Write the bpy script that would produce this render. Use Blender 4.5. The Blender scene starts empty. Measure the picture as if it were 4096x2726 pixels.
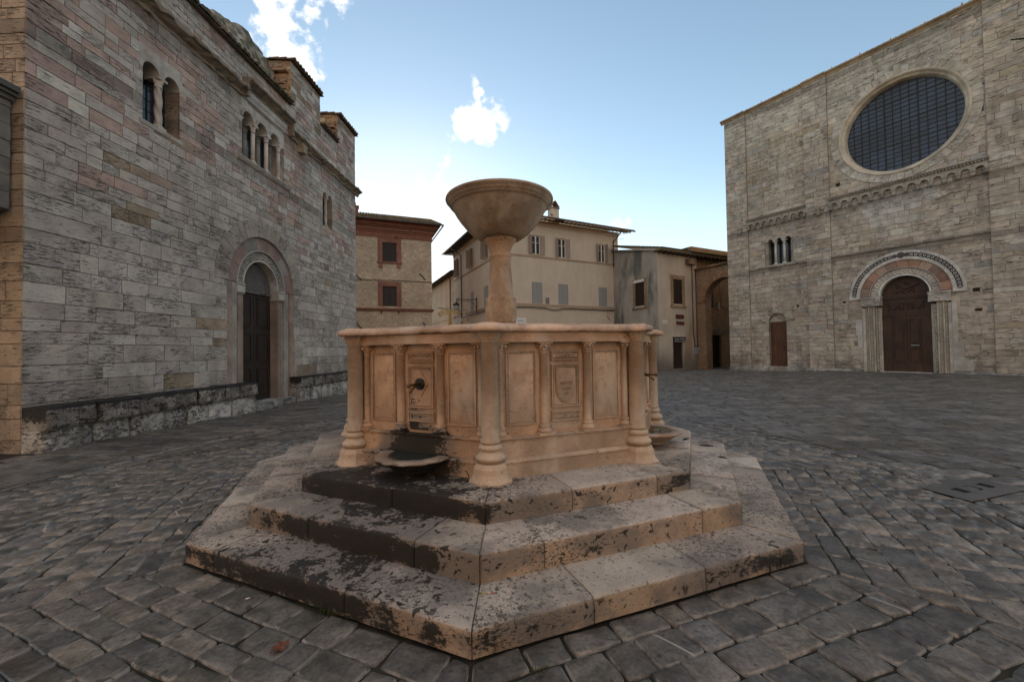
import bpy, math, random
from math import sin, cos, pi, radians, sqrt, atan2
from mathutils import Matrix, Vector, noise
random.seed(7)
SC = bpy.context.scene
COL = SC.collection

# ------------------------------------------------------------------ camera
cam_d = bpy.data.cameras.new("camera")
cam = bpy.data.objects.new("camera", cam_d); COL.objects.link(cam)
PITCH, ROLL = 0.0217, 0.0156
eu = Vector((1, 0, 0)); fw = Vector((0, cos(PITCH), sin(PITCH))); ev = Vector((0, -sin(PITCH), cos(PITCH)))
rt = eu * cos(ROLL) - ev * sin(ROLL); up = eu * sin(ROLL) + ev * cos(ROLL)
mw = Matrix.Identity(4)
for i in range(3):
    mw[i][0] = rt[i]; mw[i][1] = up[i]; mw[i][2] = -fw[i]
mw[0][3], mw[1][3], mw[2][3] = 0, 0, 1.7
cam.matrix_world = mw
cam_d.sensor_width = 36; cam_d.lens = 1626.6 / 4096 * 36
cam_d.clip_start = 0.05; cam_d.clip_end = 2000
SC.camera = cam

# ------------------------------------------------------------------ light
SUN_AZ = atan2(-0.27, 1.0)          # measured from +Y towards +X
SUN_EL = radians(11)
w = bpy.data.worlds.new("World"); SC.world = w; w.use_nodes = True
nt = w.node_tree; nt.nodes.clear()
def wn(t, **k):
    n = nt.nodes.new(t)
    for a, b in k.items(): setattr(n, a, b)
    return n
out = wn('ShaderNodeOutputWorld'); bg = wn('ShaderNodeBackground')
sky = wn('ShaderNodeTexSky', sky_type='NISHITA', sun_disc=False)
sky.sun_elevation = SUN_EL; sky.sun_rotation = SUN_AZ
sky.air_density = 1.0; sky.dust_density = 0.15; sky.ozone_density = 1.6; sky.altitude = 200
tc = wn('ShaderNodeTexCoord')
nrm = wn('ShaderNodeVectorMath', operation='NORMALIZE'); nt.links.new(tc.outputs['Generated'], nrm.inputs[0])
def wmath(op, a, b=None, c=None, clamp=False):
    n = wn('ShaderNodeMath', operation=op); n.use_clamp = clamp
    for i, x in enumerate((a, b, c)):
        if x is None: continue
        if hasattr(x, 'links'): nt.links.new(x, n.inputs[i])
        else: n.inputs[i].default_value = x
    return n.outputs[0]
# clouds: (azimuth ratio x/y, elevation ratio z/y, radius, weight)
CLOUDS = [(-0.088, 0.578, 0.088, 1.0), (-0.15, 0.46, 0.045, .6), (-0.20, 0.37, 0.10, 0.95), (-0.31, 0.41, 0.08, .85), (.0, .36, .05, .5),
          (-0.22, 0.29, 0.12, .8), (-0.35, 0.31, 0.10, .75), (-0.56, 0.82, 0.12, 1.0), (-0.50, 0.90, 0.13, 1.0),(-0.63, 0.95, 0.15, 1.0),
          (-0.49, 0.70, 0.045, .75), (0.27, 0.33, .06, .55), (-0.49, 0.78, .05, .6), (-0.08, .28, .12, .7), (-0.42, .46, .07, .5)]
acc = None
nz0 = wn('ShaderNodeTexNoise'); nz0.inputs['Scale'].default_value = 9; nz0.inputs['Detail'].default_value = 7; nz0.inputs['Roughness'].default_value = .62
nt.links.new(nrm.outputs[0], nz0.inputs['Vector'])
nz1 = wn('ShaderNodeTexNoise'); nz1.inputs['Scale'].default_value = 34; nz1.inputs['Detail'].default_value = 6
nt.links.new(nrm.outputs[0], nz1.inputs['Vector'])
for (a, e, r, wt) in CLOUDS:
    v = Vector((a, 1, e)).normalized(); wt = wt * .86
    d = wn('ShaderNodeVectorMath', operation='DISTANCE'); nt.links.new(nrm.outputs[0], d.inputs[0]); d.inputs[1].default_value = v
    mr = wn('ShaderNodeMapRange'); mr.inputs['From Min'].default_value = 0; mr.inputs['From Max'].default_value = r
    mr.inputs['To Min'].default_value = wt; mr.inputs['To Max'].default_value = 0
    nt.links.new(d.outputs['Value'], mr.inputs['Value'])
    acc = mr.outputs[0] if acc is None else wmath('MAXIMUM', acc, mr.outputs[0])
dens = wmath('ADD', acc, wmath('MULTIPLY', wmath('SUBTRACT', nz0.outputs['Fac'], .5), 2.6))
dens = wmath('ADD', dens, wmath('MULTIPLY', wmath('SUBTRACT', nz1.outputs['Fac'], .5), 1.1))
cm = wn('ShaderNodeMapRange', interpolation_type='SMOOTHSTEP'); cm.inputs['From Min'].default_value = .38; cm.inputs['From Max'].default_value = .72
nt.links.new(dens, cm.inputs['Value'])
gate = wn('ShaderNodeMapRange', interpolation_type='SMOOTHSTEP'); gate.inputs['From Min'].default_value = 0; gate.inputs['From Max'].default_value = .22
nt.links.new(acc, gate.inputs['Value'])
cmask = wmath('MULTIPLY', cm.outputs[0], gate.outputs[0])
cmask = wmath('MULTIPLY', cmask, .97)
# thin bright haze of high cloud low over the roofs, brightest round the hidden sun
sd = wn('ShaderNodeVectorMath', operation='DISTANCE'); nt.links.new(nrm.outputs[0], sd.inputs[0])
sd.inputs[1].default_value = Vector((-.24, 1, .22)).normalized()
hz = wn('ShaderNodeMapRange', interpolation_type='SMOOTHERSTEP'); hz.inputs['From Min'].default_value = .05; hz.inputs['From Max'].default_value = .38
hz.inputs['To Min'].default_value = .7; hz.inputs['To Max'].default_value = 0; nt.links.new(sd.outputs['Value'], hz.inputs['Value'])
sp = wn('ShaderNodeSeparateXYZ'); nt.links.new(nrm.outputs[0], sp.inputs[0])
lowh = wn('ShaderNodeMapRange', interpolation_type='SMOOTHSTEP'); lowh.inputs['From Min'].default_value = .12; lowh.inputs['From Max'].default_value = .38
lowh.inputs['To Min'].default_value = .8; lowh.inputs['To Max'].default_value = 0; nt.links.new(sp.outputs['Z'], lowh.inputs['Value'])
frontm = wn('ShaderNodeMapRange', interpolation_type='SMOOTHSTEP'); frontm.inputs['From Min'].default_value = -.2; frontm.inputs['From Max'].default_value = .7
nt.links.new(sp.outputs['Y'], frontm.inputs['Value'])
low2 = wmath('MULTIPLY', lowh.outputs[0], frontm.outputs[0])
haze = wmath('MAXIMUM', hz.outputs[0], low2)
skyc = wn('ShaderNodeVectorMath', operation='MULTIPLY'); nt.links.new(sky.outputs[0], skyc.inputs[0]); skyc.inputs[1].default_value = (1.2, 1.08, .94)
mixh = wn('ShaderNodeMix', data_type='RGBA'); nt.links.new(haze, mixh.inputs['Factor']); nt.links.new(skyc.outputs[0], mixh.inputs['A'])
mixh.inputs['B'].default_value = (3.1, 3.5, 3.75, 1)
mixc = wn('ShaderNodeMix', data_type='RGBA'); nt.links.new(cmask, mixc.inputs['Factor']); nt.links.new(mixh.outputs['Result'], mixc.inputs['A'])
mixc.inputs['B'].default_value = (4.6, 4.6, 4.5, 1)
# unseen bright cloud added overhead and behind the camera to lift the ambient light
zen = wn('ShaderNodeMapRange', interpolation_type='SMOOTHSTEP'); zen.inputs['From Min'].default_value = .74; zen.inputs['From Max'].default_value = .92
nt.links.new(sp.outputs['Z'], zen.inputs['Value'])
rear_fill = wn('ShaderNodeMapRange', interpolation_type='SMOOTHSTEP'); rear_fill.inputs['From Min'].default_value = .30; rear_fill.inputs['From Max'].default_value = -.35
nt.links.new(sp.outputs['Y'], rear_fill.inputs['Value'])
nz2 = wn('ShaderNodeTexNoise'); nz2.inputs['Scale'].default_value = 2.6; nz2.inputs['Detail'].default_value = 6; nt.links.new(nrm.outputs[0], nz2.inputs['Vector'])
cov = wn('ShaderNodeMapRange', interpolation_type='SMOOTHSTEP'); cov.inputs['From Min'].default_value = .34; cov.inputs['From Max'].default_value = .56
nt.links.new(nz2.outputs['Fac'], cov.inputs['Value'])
em = wmath('MULTIPLY', wmath('MAXIMUM', zen.outputs[0], wmath('MULTIPLY', rear_fill.outputs[0], .62)), cov.outputs[0])
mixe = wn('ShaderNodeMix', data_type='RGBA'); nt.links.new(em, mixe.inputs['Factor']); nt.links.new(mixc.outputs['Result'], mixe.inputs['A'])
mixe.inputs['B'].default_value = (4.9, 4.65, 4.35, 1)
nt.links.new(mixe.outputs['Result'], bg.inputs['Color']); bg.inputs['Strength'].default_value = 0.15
nt.links.new(bg.outputs[0], out.inputs[0])

sd_ = bpy.data.lights.new("sun", 'SUN'); sd_.energy = 4.5; sd_.angle = radians(.5); sd_.color = (1.0, .72, .45)
sun = bpy.data.objects.new("sun", sd_); COL.objects.link(sun)
sdir = Vector((sin(SUN_AZ) * cos(SUN_EL), cos(SUN_AZ) * cos(SUN_EL), sin(SUN_EL)))
sun.rotation_euler = sdir.to_track_quat('Z', 'Y').to_euler()
SC.view_settings.view_transform = 'Standard'; SC.view_settings.look = 'None'
SC.view_settings.exposure = 0.9; SC.view_settings.gamma = 1
SC.cycles.max_bounces = 6; SC.cycles.diffuse_bounces = 4
SC.cycles.use_denoising = True

# ------------------------------------------------------------------ helpers
R = random.uniform
def jit(c, a=.06):
    k = 1 + R(-a, a); return (c[0] * k, c[1] * k * (1 + R(-.015, .015)), c[2] * k * (1 + R(-.02, .02)))
class MB:
    """collects faces with a colour and a random value each, then links them as one mesh"""
    def __init__(s, xf=None): s.v = []; s.f = []; s.c = []; s.sm = []; s.st = {}; s.xf = xf
    def p(s, x, y, z, st=None):
        if s.xf: x, y, z = s.xf(x, y, z)
        s.v.append((x, y, z))
        if st is not None: s.st[len(s.v) - 1] = st
        return len(s.v) - 1
    def face(s, idx, c=(.5, .5, .5), r=.5, sm=False):
        s.f.append(idx); s.c.append((c[0], c[1], c[2], r)); s.sm.append(sm)
    def quad(s, pts, c=(.5, .5, .5), r=.5): s.face([s.p(*q) for q in pts], c, r)
    def box(s, x0, x1, y0, y1, z0, z1, c=(.5, .5, .5), r=None):
        if r is None: r = random.random()
        i = [s.p(x, y, z) for z in (z0, z1) for y in (y0, y1) for x in (x0, x1)]
        for q in ((0, 2, 3, 1), (4, 5, 7, 6), (0, 1, 5, 4), (2, 6, 7, 3), (0, 4, 6, 2), (1, 3, 7, 5)): s.face([i[k] for k in q], c, r)
    def prism(s, poly, y0, y1, c=(.5, .5, .5), r=None, sm=False):
        """poly in x,z (counter-clockwise seen from -y), extruded y0 (front) .. y1"""
        if r is None: r = random.random()
        a = [s.p(x, y0, z) for x, z in poly]; b = [s.p(x, y1, z) for x, z in poly]; n = len(poly)
        s.face(a, c, r); s.face(b[::-1], c, r)
        for i in range(n): s.face([a[i], b[i], b[(i + 1) % n], a[(i + 1) % n]], c, r, sm)
    def lathe(s, prof, cx=0, cy=0, n=24, a0=0, a1=2 * pi, c=(.5, .5, .5), r=.5, mod=None, sm=True, st=None, cap=True):
        full = abs(a1 - a0 - 2 * pi) < 1e-6; m = n if full else n + 1
        rows = []
        for (rad, z) in prof:
            row = []
            for i in range(m):
                a = a0 + (a1 - a0) * i / n; rr = rad * (mod(a, z) if mod else 1)
                row.append(s.p(cx + rr * cos(a), cy + rr * sin(a), z, st(a, z) if st else None))
            rows.append(row)
        for j in range(len(rows) - 1):
            for i in range(n):
                k = (i + 1) % m
                s.face([rows[j][i], rows[j][k], rows[j + 1][k], rows[j + 1][i]], c, r, sm)
        if cap and full:
            s.face(rows[0][::-1], c, r); s.face(rows[-1], c, r)
    def tube(s, pts, rad, n=8, c=(.5, .5, .5), r=.5):
        rows = []; P = [Vector(p) for p in pts]
        for i, p in enumerate(P):
            t = (P[min(i + 1, len(P) - 1)] - P[max(i - 1, 0)]).normalized()
            u = t.cross(Vector((0, 0, 1)))
            if u.length < .05: u = t.cross(Vector((1, 0, 0)))
            u.normalize(); v = t.cross(u); rr = rad[i] if isinstance(rad, (list, tuple)) else rad
            rows.append([s.p(*(p + u * (rr * cos(2 * pi * k / n)) + v * (rr * sin(2 * pi * k / n)))) for k in range(n)])
        for j in range(len(rows) - 1):
            for k in range(n): s.face([rows[j][k], rows[j + 1][k], rows[j + 1][(k + 1) % n], rows[j][(k + 1) % n]], c, r, True)
        s.face(rows[0], c, r); s.face(rows[-1][::-1], c, r)
    def arcband(s, cx, cz, r0, r1, a0, a1, y0, y1, n, c, gap=0.004, cf=None, sub=3, bev=.006):
        """voussoirs: n wedge stones from angle a0 to a1"""
        for i in range(n):
            b0 = a0 + (a1 - a0) * i / n; b1 = a0 + (a1 - a0) * (i + 1) / n
            g = gap / ((r0 + r1) / 2); b0 += g; b1 -= g
            cc = cf(i) if cf else jit(c, .1); yy = y0 + R(-.003, .003)
            oi = [(cx + r0 * cos(b0 + (b1 - b0) * k / sub), cz + r0 * sin(b0 + (b1 - b0) * k / sub)) for k in range(sub + 1)]
            oo = [(cx + r1 * cos(b0 + (b1 - b0) * k / sub), cz + r1 * sin(b0 + (b1 - b0) * k / sub)) for k in range(sub + 1)]
            s.prism(oo + oi[::-1], yy, y1, cc)
    def build(s, name, mat, parent=None, flip=False, matrix=None):
        me = bpy.data.meshes.new(name); me.from_pydata(s.v, [], s.f)
        ca = me.color_attributes.new('Col', 'FLOAT_COLOR', 'CORNER'); buf = []
        for f, c in zip(s.f, s.c): buf.extend(c * len(f))
        ca.data.foreach_set('color', buf)
        if s.st:
            at = me.attributes.new('stain', 'FLOAT', 'POINT'); at.data.foreach_set('value', [s.st.get(i, 0.0) for i in range(len(s.v))])
        me.polygons.foreach_set('use_smooth', s.sm)
        me.materials.append(mat); me.validate(); me.update()
        o = bpy.data.objects.new(name, me); COL.objects.link(o)
        if parent: o.parent = parent
        if matrix: o.matrix_basis = matrix
        return o
def tag(o, label=None, cat=None, group=None, kind=None):
    if label: o['label'] = label
    if cat: o['category'] = cat
    if group: o['group'] = group
    if kind: o['kind'] = kind
    return o
def root(name, label, cat, loc=(0, 0, 0), rz=0, group=None):
    o = bpy.data.objects.new(name, None); COL.objects.link(o); o.location = loc; o.rotation_euler = (0, 0, rz)
    o.empty_display_size = .3
    return tag(o, label, cat, group)
def frame(name, label, cat, P, u, z=0): return root(name, label, cat, (P[0], P[1], z), atan2(u[1], u[0]))
def W(o, x, y, z):
    """local point of an (unparented) root to world"""
    a = o.rotation_euler[2]; return (o.location[0] + x * cos(a) - y * sin(a), o.location[1] + x * sin(a) + y * cos(a), o.location[2] + z)
def copy_tree(o, parent=None):
    c = o.copy(); COL.objects.link(c)
    if parent: c.parent = parent
    for ch in list(o.children): copy_tree(ch, c)
    return c
def text(name, s, size, parent, loc, mat, rot=(pi / 2, 0, 0), ext=.002, align='CENTER'):
    cu = bpy.data.curves.new(name, 'FONT'); cu.body = s; cu.size = size; cu.extrude = ext; cu.align_x = align; cu.align_y = 'CENTER'
    cu.materials.append(mat); t_ = bpy.data.objects.new(name, cu); COL.objects.link(t_); bpy.context.view_layer.update()
    me = bpy.data.meshes.new_from_object(t_); bpy.data.objects.remove(t_); o = bpy.data.objects.new(name, me); COL.objects.link(o); o.parent = parent
    o.location = loc; o.rotation_euler = rot; return o

# ------------------------------------------------------------------ materials
class NG:
    def __init__(s, name):
        s.m = bpy.data.materials.new(name); s.m.use_nodes = True; s.t = s.m.node_tree; s.t.nodes.clear()
        s.out = s.t.nodes.new('ShaderNodeOutputMaterial'); s.b = s.t.nodes.new('ShaderNodeBsdfPrincipled')
        s.t.links.new(s.b.outputs[0], s.out.inputs[0]); s.co = s.t.nodes.new('ShaderNodeTexCoord').outputs['Object']
    def n(s, typ, inp=None, o=0, **k):
        n = s.t.nodes.new('ShaderNode' + typ)
        for a, b in k.items(): setattr(n, a, b)
        for a, b in (inp or {}).items(): s.set(n.inputs[a], b)
        return n.outputs[o]
    def set(s, sock, val):
        if hasattr(val, 'links'): s.t.links.new(val, sock)
        else:
            if hasattr(sock.default_value, '__len__') and len(sock.default_value) == 4 and len(val) == 3: val = (*val, 1)
            sock.default_value = val
    def noise(s, vec, scale, detail=5, rough=.55, dist=0): return s.n('TexNoise', {'Vector': vec, 'Scale': scale, 'Detail': detail, 'Roughness': rough, 'Distortion': dist}, 'Fac')
    def mp(s, vec, scale, loc=(0, 0, 0)): return s.n('Mapping', {'Vector': vec, 'Scale': scale, 'Location': loc})
    def m_(s, op, a, b=0.0, clamp=False):
        n = s.t.nodes.new('ShaderNodeMath'); n.operation = op; n.use_clamp = clamp; s.set(n.inputs[0], a); s.set(n.inputs[1], b); return n.outputs[0]
    def rng(s, v, a, b, c=0., d=1., smooth=True):
        return s.n('MapRange', {'Value': v, 'From Min': a, 'From Max': b, 'To Min': c, 'To Max': d}, interpolation_type='SMOOTHSTEP' if smooth else 'LINEAR')
    def mix(s, f, a, b, blend='MIX'): return s.n('Mix', {'Factor': f, 'A': a, 'B': b}, 'Result', data_type='RGBA', blend_type=blend)
    def scale(s, c, f):
        n = s.t.nodes.new('ShaderNodeVectorMath'); n.operation = 'SCALE'; s.set(n.inputs[0], c); s.set(n.inputs['Scale'], f); return n.outputs[0]
    def attr(s, name, o='Color'): return s.n('Attribute', {}, o, attribute_name=name)
    def bump(s, h, strength=.5, dist=.01, normal=None):
        n = s.t.nodes.new('ShaderNodeBump'); n.inputs['Strength'].default_value = strength; n.inputs['Distance'].default_value = dist
        s.t.links.new(h, n.inputs['Height'])
        if normal: s.t.links.new(normal, n.inputs['Normal'])
        return n.outputs[0]
    def fin(s, col, rough=.85, normal=None, metal=0., spec=.3):
        for k, v in (('Base Color', col), ('Roughness', rough), ('Metallic', metal), ('Specular IOR Level', spec)): s.set(s.b.inputs[k], v)
        if normal: s.t.links.new(normal, s.b.inputs['Normal'])
        return s.m
# mix() output name clash guard: pick the RGBA sockets explicitly
def _mix(s, f, a, b, blend='MIX'):
    n = s.t.nodes.new('ShaderNodeMix'); n.data_type = 'RGBA'; n.blend_type = blend
    s.set(n.inputs[0], f); s.set(n.inputs[6], a); s.set(n.inputs[7], b); return n.outputs[2]
NG.mix = _mix

def stone(name, streak=(2.0, 2.0, 15), pit=.45, pitw=.08, pitdark=.28, mott=(.72, 1.18), bump=.5, bd=.015, rough=.88, stain=False, grain=60, damp=None, patina=False, rain=0, ledges=()):
    g = NG(name); col = g.attr('Col'); rnd = g.attr('Col', 'Alpha')
    off = g.n('CombineXYZ', {'X': g.m_('MULTIPLY', rnd, 37.), 'Y': g.m_('MULTIPLY', rnd, 11.), 'Z': g.m_('MULTIPLY', rnd, 53.)})
    v = g.n('VectorMath', {0: g.co, 1: off}, operation='ADD')
    mo = g.noise(v, 1.7, 6, .6); big = g.noise(g.co, .35, 4, .6)
    k = g.m_('MULTIPLY', g.rng(mo, .3, .7, mott[0], mott[1]), g.rng(big, .3, .7, .82, 1.12))
    c = g.scale(col, k)
    st = g.noise(g.mp(v, streak), 3.2, 9, .68, .3)
    st2 = g.noise(g.mp(v, tuple(q * 2.2 for q in streak)), 4.5, 6, .7, .2)
    # pits gather in patches
    patch = g.rng(g.noise(v, 1.1, 3), .40, .62, 0, .075)
    thr = g.m_('ADD', pit, patch)
    pits = g.m_('SUBTRACT', 1., g.rng(g.m_('SUBTRACT', st, thr), -pitw, 0.0))
    pits2 = g.m_('SUBTRACT', 1., g.rng(g.m_('SUBTRACT', st2, g.m_('SUBTRACT', thr, .03)), -pitw * .6, 0.0))
    pm = g.m_('MAXIMUM', pits, g.m_('MULTIPLY', pits2, .8))
    c = g.mix(g.m_('MULTIPLY', g.rng(st, .35, .7, .35, 0), 1.), c, g.scale(c, .72))
    c = g.mix(pm, c, g.scale(c, pitdark))
    gr = g.noise(v, grain, 3, .6); c = g.scale(c, g.rng(gr, .25, .75, .86, 1.14, False))
    if damp:                     # rain-washed grime rising from the ground / under ledges
        z = g.n('SeparateXYZ', {'Vector': g.co}, 'Z')
        dm = g.m_('MULTIPLY', g.rng(z, damp[0], damp[1], 1, 0), g.rng(g.noise(g.mp(g.co, (1.2, 1.2, .5)), 1.6, 6, .65), .38, .6))
        c = g.mix(g.m_('MULTIPLY', dm, damp[2]), c, (.05, .047, .042))
    r = rough
    if rain:
        rn = g.m_('MULTIPLY', g.rng(g.noise(g.mp(g.co, (1.3, 1.3, .16)), 1.5, 7, .62), .50, .66), g.rng(g.noise(g.co, .45, 3), .40, .6))
        c = g.mix(g.m_('MULTIPLY', rn, rain), c, g.scale(c, .42))
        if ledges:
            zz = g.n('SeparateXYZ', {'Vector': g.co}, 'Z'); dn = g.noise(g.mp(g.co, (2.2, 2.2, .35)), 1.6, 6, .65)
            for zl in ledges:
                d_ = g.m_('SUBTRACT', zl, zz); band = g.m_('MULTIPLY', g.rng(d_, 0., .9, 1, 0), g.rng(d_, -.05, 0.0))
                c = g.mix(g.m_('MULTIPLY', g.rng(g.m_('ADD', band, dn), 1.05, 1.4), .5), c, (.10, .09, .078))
    if patina:
        pa = g.rng(g.noise(g.mp(g.co, (1, 1, .6), (3, 1, 7)), 2.6, 8, .62), .50, .66); c = g.mix(g.m_('MULTIPLY', pa, .55), c, (.46, .40, .34))
        pb = g.rng(g.noise(g.mp(g.co, (1, 1, .8), (9, 4, 2)), 3.4, 8, .65), .52, .68); c = g.mix(g.m_('MULTIPLY', pb, .55), c, (.26, .145, .075))
    if stain:
        s_ = g.attr('stain', 'Fac')
        n1 = g.noise(g.mp(g.co, (1, 1, 1.4)), 4.2, 10, .66, .5); n2 = g.noise(g.mp(g.co, (1, 1, 2.4)), 26, 7, .75)
        m = g.m_('ADD', g.m_('MULTIPLY', n1, .56), g.m_('MULTIPLY', n2, .44))
        mk = g.rng(g.m_('ADD', m, s_), .835, .875)
        grey = g.m_('MULTIPLY', g.rng(g.m_('ADD', g.noise(g.co, 2.2, 8, .6), s_), .68, .86), .75)
        c = g.mix(grey, c, (.135, .122, .114))
        spots = g.m_('MULTIPLY', g.rng(g.noise(g.co, 15, 2, .5, .6), .635, .66), g.rng(s_, .12, .3))
        wet = g.rng(g.m_('ADD', g.noise(g.co, 3, 4), s_), 1.02, 1.2, 0, .5)
        c = g.mix(wet, c, (.05, .047, .046))
        c = g.mix(g.m_('MULTIPLY', g.m_('MAXIMUM', mk, spots), .93), c, (.010, .009, .008))
        r = g.rng(g.m_('MAXIMUM', mk, wet), 0, 1, rough, .62)
    h = g.m_('SUBTRACT', g.m_('ADD', g.m_('MULTIPLY', st, .6), g.m_('MULTIPLY', gr, .10)), g.m_('MULTIPLY', pm, .45))
    return g.fin(c, r, g.bump(h, bump, bd))
M = {}
M['trav'] = stone('travertine_blocks', pit=.405, pitdark=.26, rain=.25, mott=(.8, 1.14), ledges=(9.85, 7.75), bump=.9, bd=.02, damp=(.6, 2.2, .35))
M['trav_church'] = stone('travertine_church', pit=.41, pitdark=.25, mott=(.76, 1.18), rain=.5, ledges=(6.82, 9.65, 17.6), bump=.5, bd=.03, streak=(1.1, 1.1, 7), damp=(.3, 1.6, .45))
M['marble'] = stone('old_marble', streak=(2, 2, 3), pit=.33, pitdark=.5, bump=.3, bd=.01)
M['fount'] = stone('fountain_stone', streak=(7, 7, 10), pit=.35, pitw=.035, pitdark=.6, mott=(.62, 1.2), bump=.45, bd=.006, patina=True, rain=.35, stain=True, grain=90, rough=.7)
M['step'] = stone('step_travertine', streak=(11, 11, 26), pit=.41, pitw=.05, pitdark=.25, mott=(.75, 1.15), bump=.7, bd=.008, stain=True, grain=120, rough=.8)
M['bench'] = stone('bench_stone', streak=(3, 3, 6), pit=.43, pitdark=.2, bump=.9, bd=.03, stain=True, grain=50)
def plaster(name, c, mott=(.9, 1.06), stain=None, rough=.92, damp=None, bump=.15):
    g = NG(name); k = g.rng(g.noise(g.co, .5, 7, .6), .3, .7, mott[0], mott[1]); k2 = g.rng(g.noise(g.mp(g.co, (1, 1, .25)), 2.2, 6, .6), .3, .7, .94, 1.04)
    col = g.scale(c, g.m_('MULTIPLY', k, k2))
    if stain:
        n = g.noise(g.mp(g.co, (1, 1, .35), stain[3] if len(stain) > 3 else (0, 0, 0)), stain[1], 6, .55); col = g.mix(g.rng(n, stain[2], stain[2] + .12, 0, .85), col, stain[0])
    if damp:
        z = g.n('SeparateXYZ', {'Vector': g.co}, 'Z')
        e = g.m_('ADD', z, g.m_('MULTIPLY', g.noise(g.mp(g.co, (1, 1, .3)), 1.3, 5), 1.8))
        col = g.mix(g.rng(e, damp[0], damp[1], damp[2], 0), col, (.07, .06, .05))
    f = g.noise(g.co, 30, 5, .6)
    return g.fin(col, rough, g.bump(f, bump, .01))
M['cream'] = plaster('cream_render', (.50, .405, .315), (.93, 1.05))
M['cream_trim'] = plaster('cream_trim', (.42, .31, .22))
M['ochre'] = plaster('street_house_render', (.44, .34, .25), (.85, 1.08))
M['greypl'] = plaster('grey_stained_render', (.34, .31, .27), (.8, 1.1), ((.075, .075, .07), .42, .47), damp=(.9, 2.6, .7))
M['palepl'] = plaster('pale_worn_render', (.44, .36, .285), (.85, 1.08), ((.30, .20, .13), .5, .56), damp=(1.0, 3.0, .75))
M['brown_pl'] = plaster('dark_alley_render', (.22, .16, .11), (.7, 1.15), ((.10, .07, .05), 1.2, .52))
M['backpl'] = plaster('warm_ochre_render', (.62, .40, .22), (.9, 1.05))
def simple(name, c, rough=.7, metal=0, nscale=8, amt=(.8, 1.15), bump=.1, spec=.3):
    g = NG(name); n = g.noise(g.co, nscale, 5, .6); return g.fin(g.scale(c, g.rng(n, .3, .7, *amt)), rough, g.bump(n, bump, .01), metal, spec)
M['dirt'] = simple('paving_bed', (.020, .018, .013), .95, nscale=3, amt=(.5, 1.5))
M['iron'] = simple('dark_iron', (.025, .024, .022), .5, .4)
M['bronze'] = simple('old_bronze', (.16, .10, .045), .38, .9, nscale=30)
M['zinc'] = simple('grey_metal', (.30, .31, .32), .45, .3)
M['pipe'] = simple('brown_drainpipe', (.07, .045, .035), .45)
M['dark'] = simple('dark_interior', (.012, .011, .010), .9)
M['white'] = simple('white_paint', (.62, .60, .56), .6, nscale=20, amt=(.9, 1.05))
M['signred'] = simple('weathered_red_sign', (.09, .028, .022), .6, nscale=6)
M['blk'] = simple('black_sign', (.012, .012, .013), .35)
M['shut_b'] = simple('dark_brown_shutter', (.030, .017, .012), .6)
M['shut_t'] = simple('taupe_shutter', (.28, .205, .16), .7, amt=(.93, 1.05))
M['shut_g'] = simple('grey_shutter', (.27, .255, .24), .7, amt=(.93, 1.05))
M['shut_gd'] = simple('grey_shutter_slats', (.16, .155, .15), .7)
M['wframe'] = simple('window_frame_paint', (.62, .57, .50), .5, amt=(.95, 1.03))
M['redtrim'] = simple('brick_red_trim', (.19, .075, .05), .85, nscale=5)
M['lettering'] = simple('cut_lettering', (.22, .15, .10), .9)
M['wing'] = simple('pigeon_feathers', (.05, .05, .055), .7)
M['gold'] = simple('gilded_wire', (.55, .38, .12), .35, .6)
M['leaf'] = simple('dry_leaf', (.12, .042, .025), .8, nscale=60)
M['grass'] = simple('grass_blades', (.045, .06, .02), .7)
M['cloth'] = simple('lamp_glass', (.45, .42, .38), .25)
def glassm(name, c, rough=.12):
    g = NG(name); n = g.noise(g.co, .9, 3); n2 = g.noise(g.co, 3, 2); return g.fin(g.scale(c, g.rng(n, .3, .7, .6, 1.3)), rough, g.bump(n2, .05, .02), 0, .6)
M['glass'] = glassm('dark_window_glass', (.02, .024, .03))
def roseglass():
    g = NG('leaded_glass_sky_tint'); x = g.n('SeparateXYZ', {'Vector': g.co}, 'X'); z = g.n('SeparateXYZ', {'Vector': g.co}, 'Z')
    cx_ = g.m_('FLOOR', g.m_('DIVIDE', g.m_('SUBTRACT', x, 9.28), .335)); cz_ = g.m_('FLOOR', g.m_('DIVIDE', g.m_('SUBTRACT', z, 13.43), .235))
    wn_ = g.n('TexWhiteNoise', {'Vector': g.n('CombineXYZ', {'X': cx_, 'Y': cz_, 'Z': 0.})}, 'Value')
    c = g.scale((.022, .034, .062), g.m_('MULTIPLY', g.rng(wn_, 0, 1, .45, 1.5, False), g.rng(g.noise(g.co, .5, 3), .3, .7, .6, 1.5)))  # dark blue of the reflected sky put into the pane colour
    return g.fin(c, g.rng(wn_, 0, 1, .25, .5, False), g.bump(g.m_('ADD', g.noise(g.co, 2.5, 2), g.m_('MULTIPLY', wn_, .5)), .12, .03), 0, .5)
M['rose_glass'] = roseglass()
def wood(name, c, sc=1.0):
    g = NG(name); n = g.noise(g.mp(g.co, (14 * sc, 14 * sc, 1.1 * sc)), 2.2, 7, .6, .6); b = g.noise(g.co, 1.2, 4)
    return g.fin(g.scale(c, g.m_('MULTIPLY', g.rng(n, .3, .7, .6, 1.3), g.rng(b, .3, .7, .75, 1.2))), .55, g.bump(n, .25, .01), 0, .35)
M['door'] = wood('oiled_brown_door_wood', (.056, .027, .016))
M['door2'] = wood('warm_brown_door_wood', (.10, .044, .023))
M['door_dark'] = wood('very_dark_door_wood', (.028, .018, .014))
M['rafter'] = wood('dark_eaves_wood', (.055, .035, .024))
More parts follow.
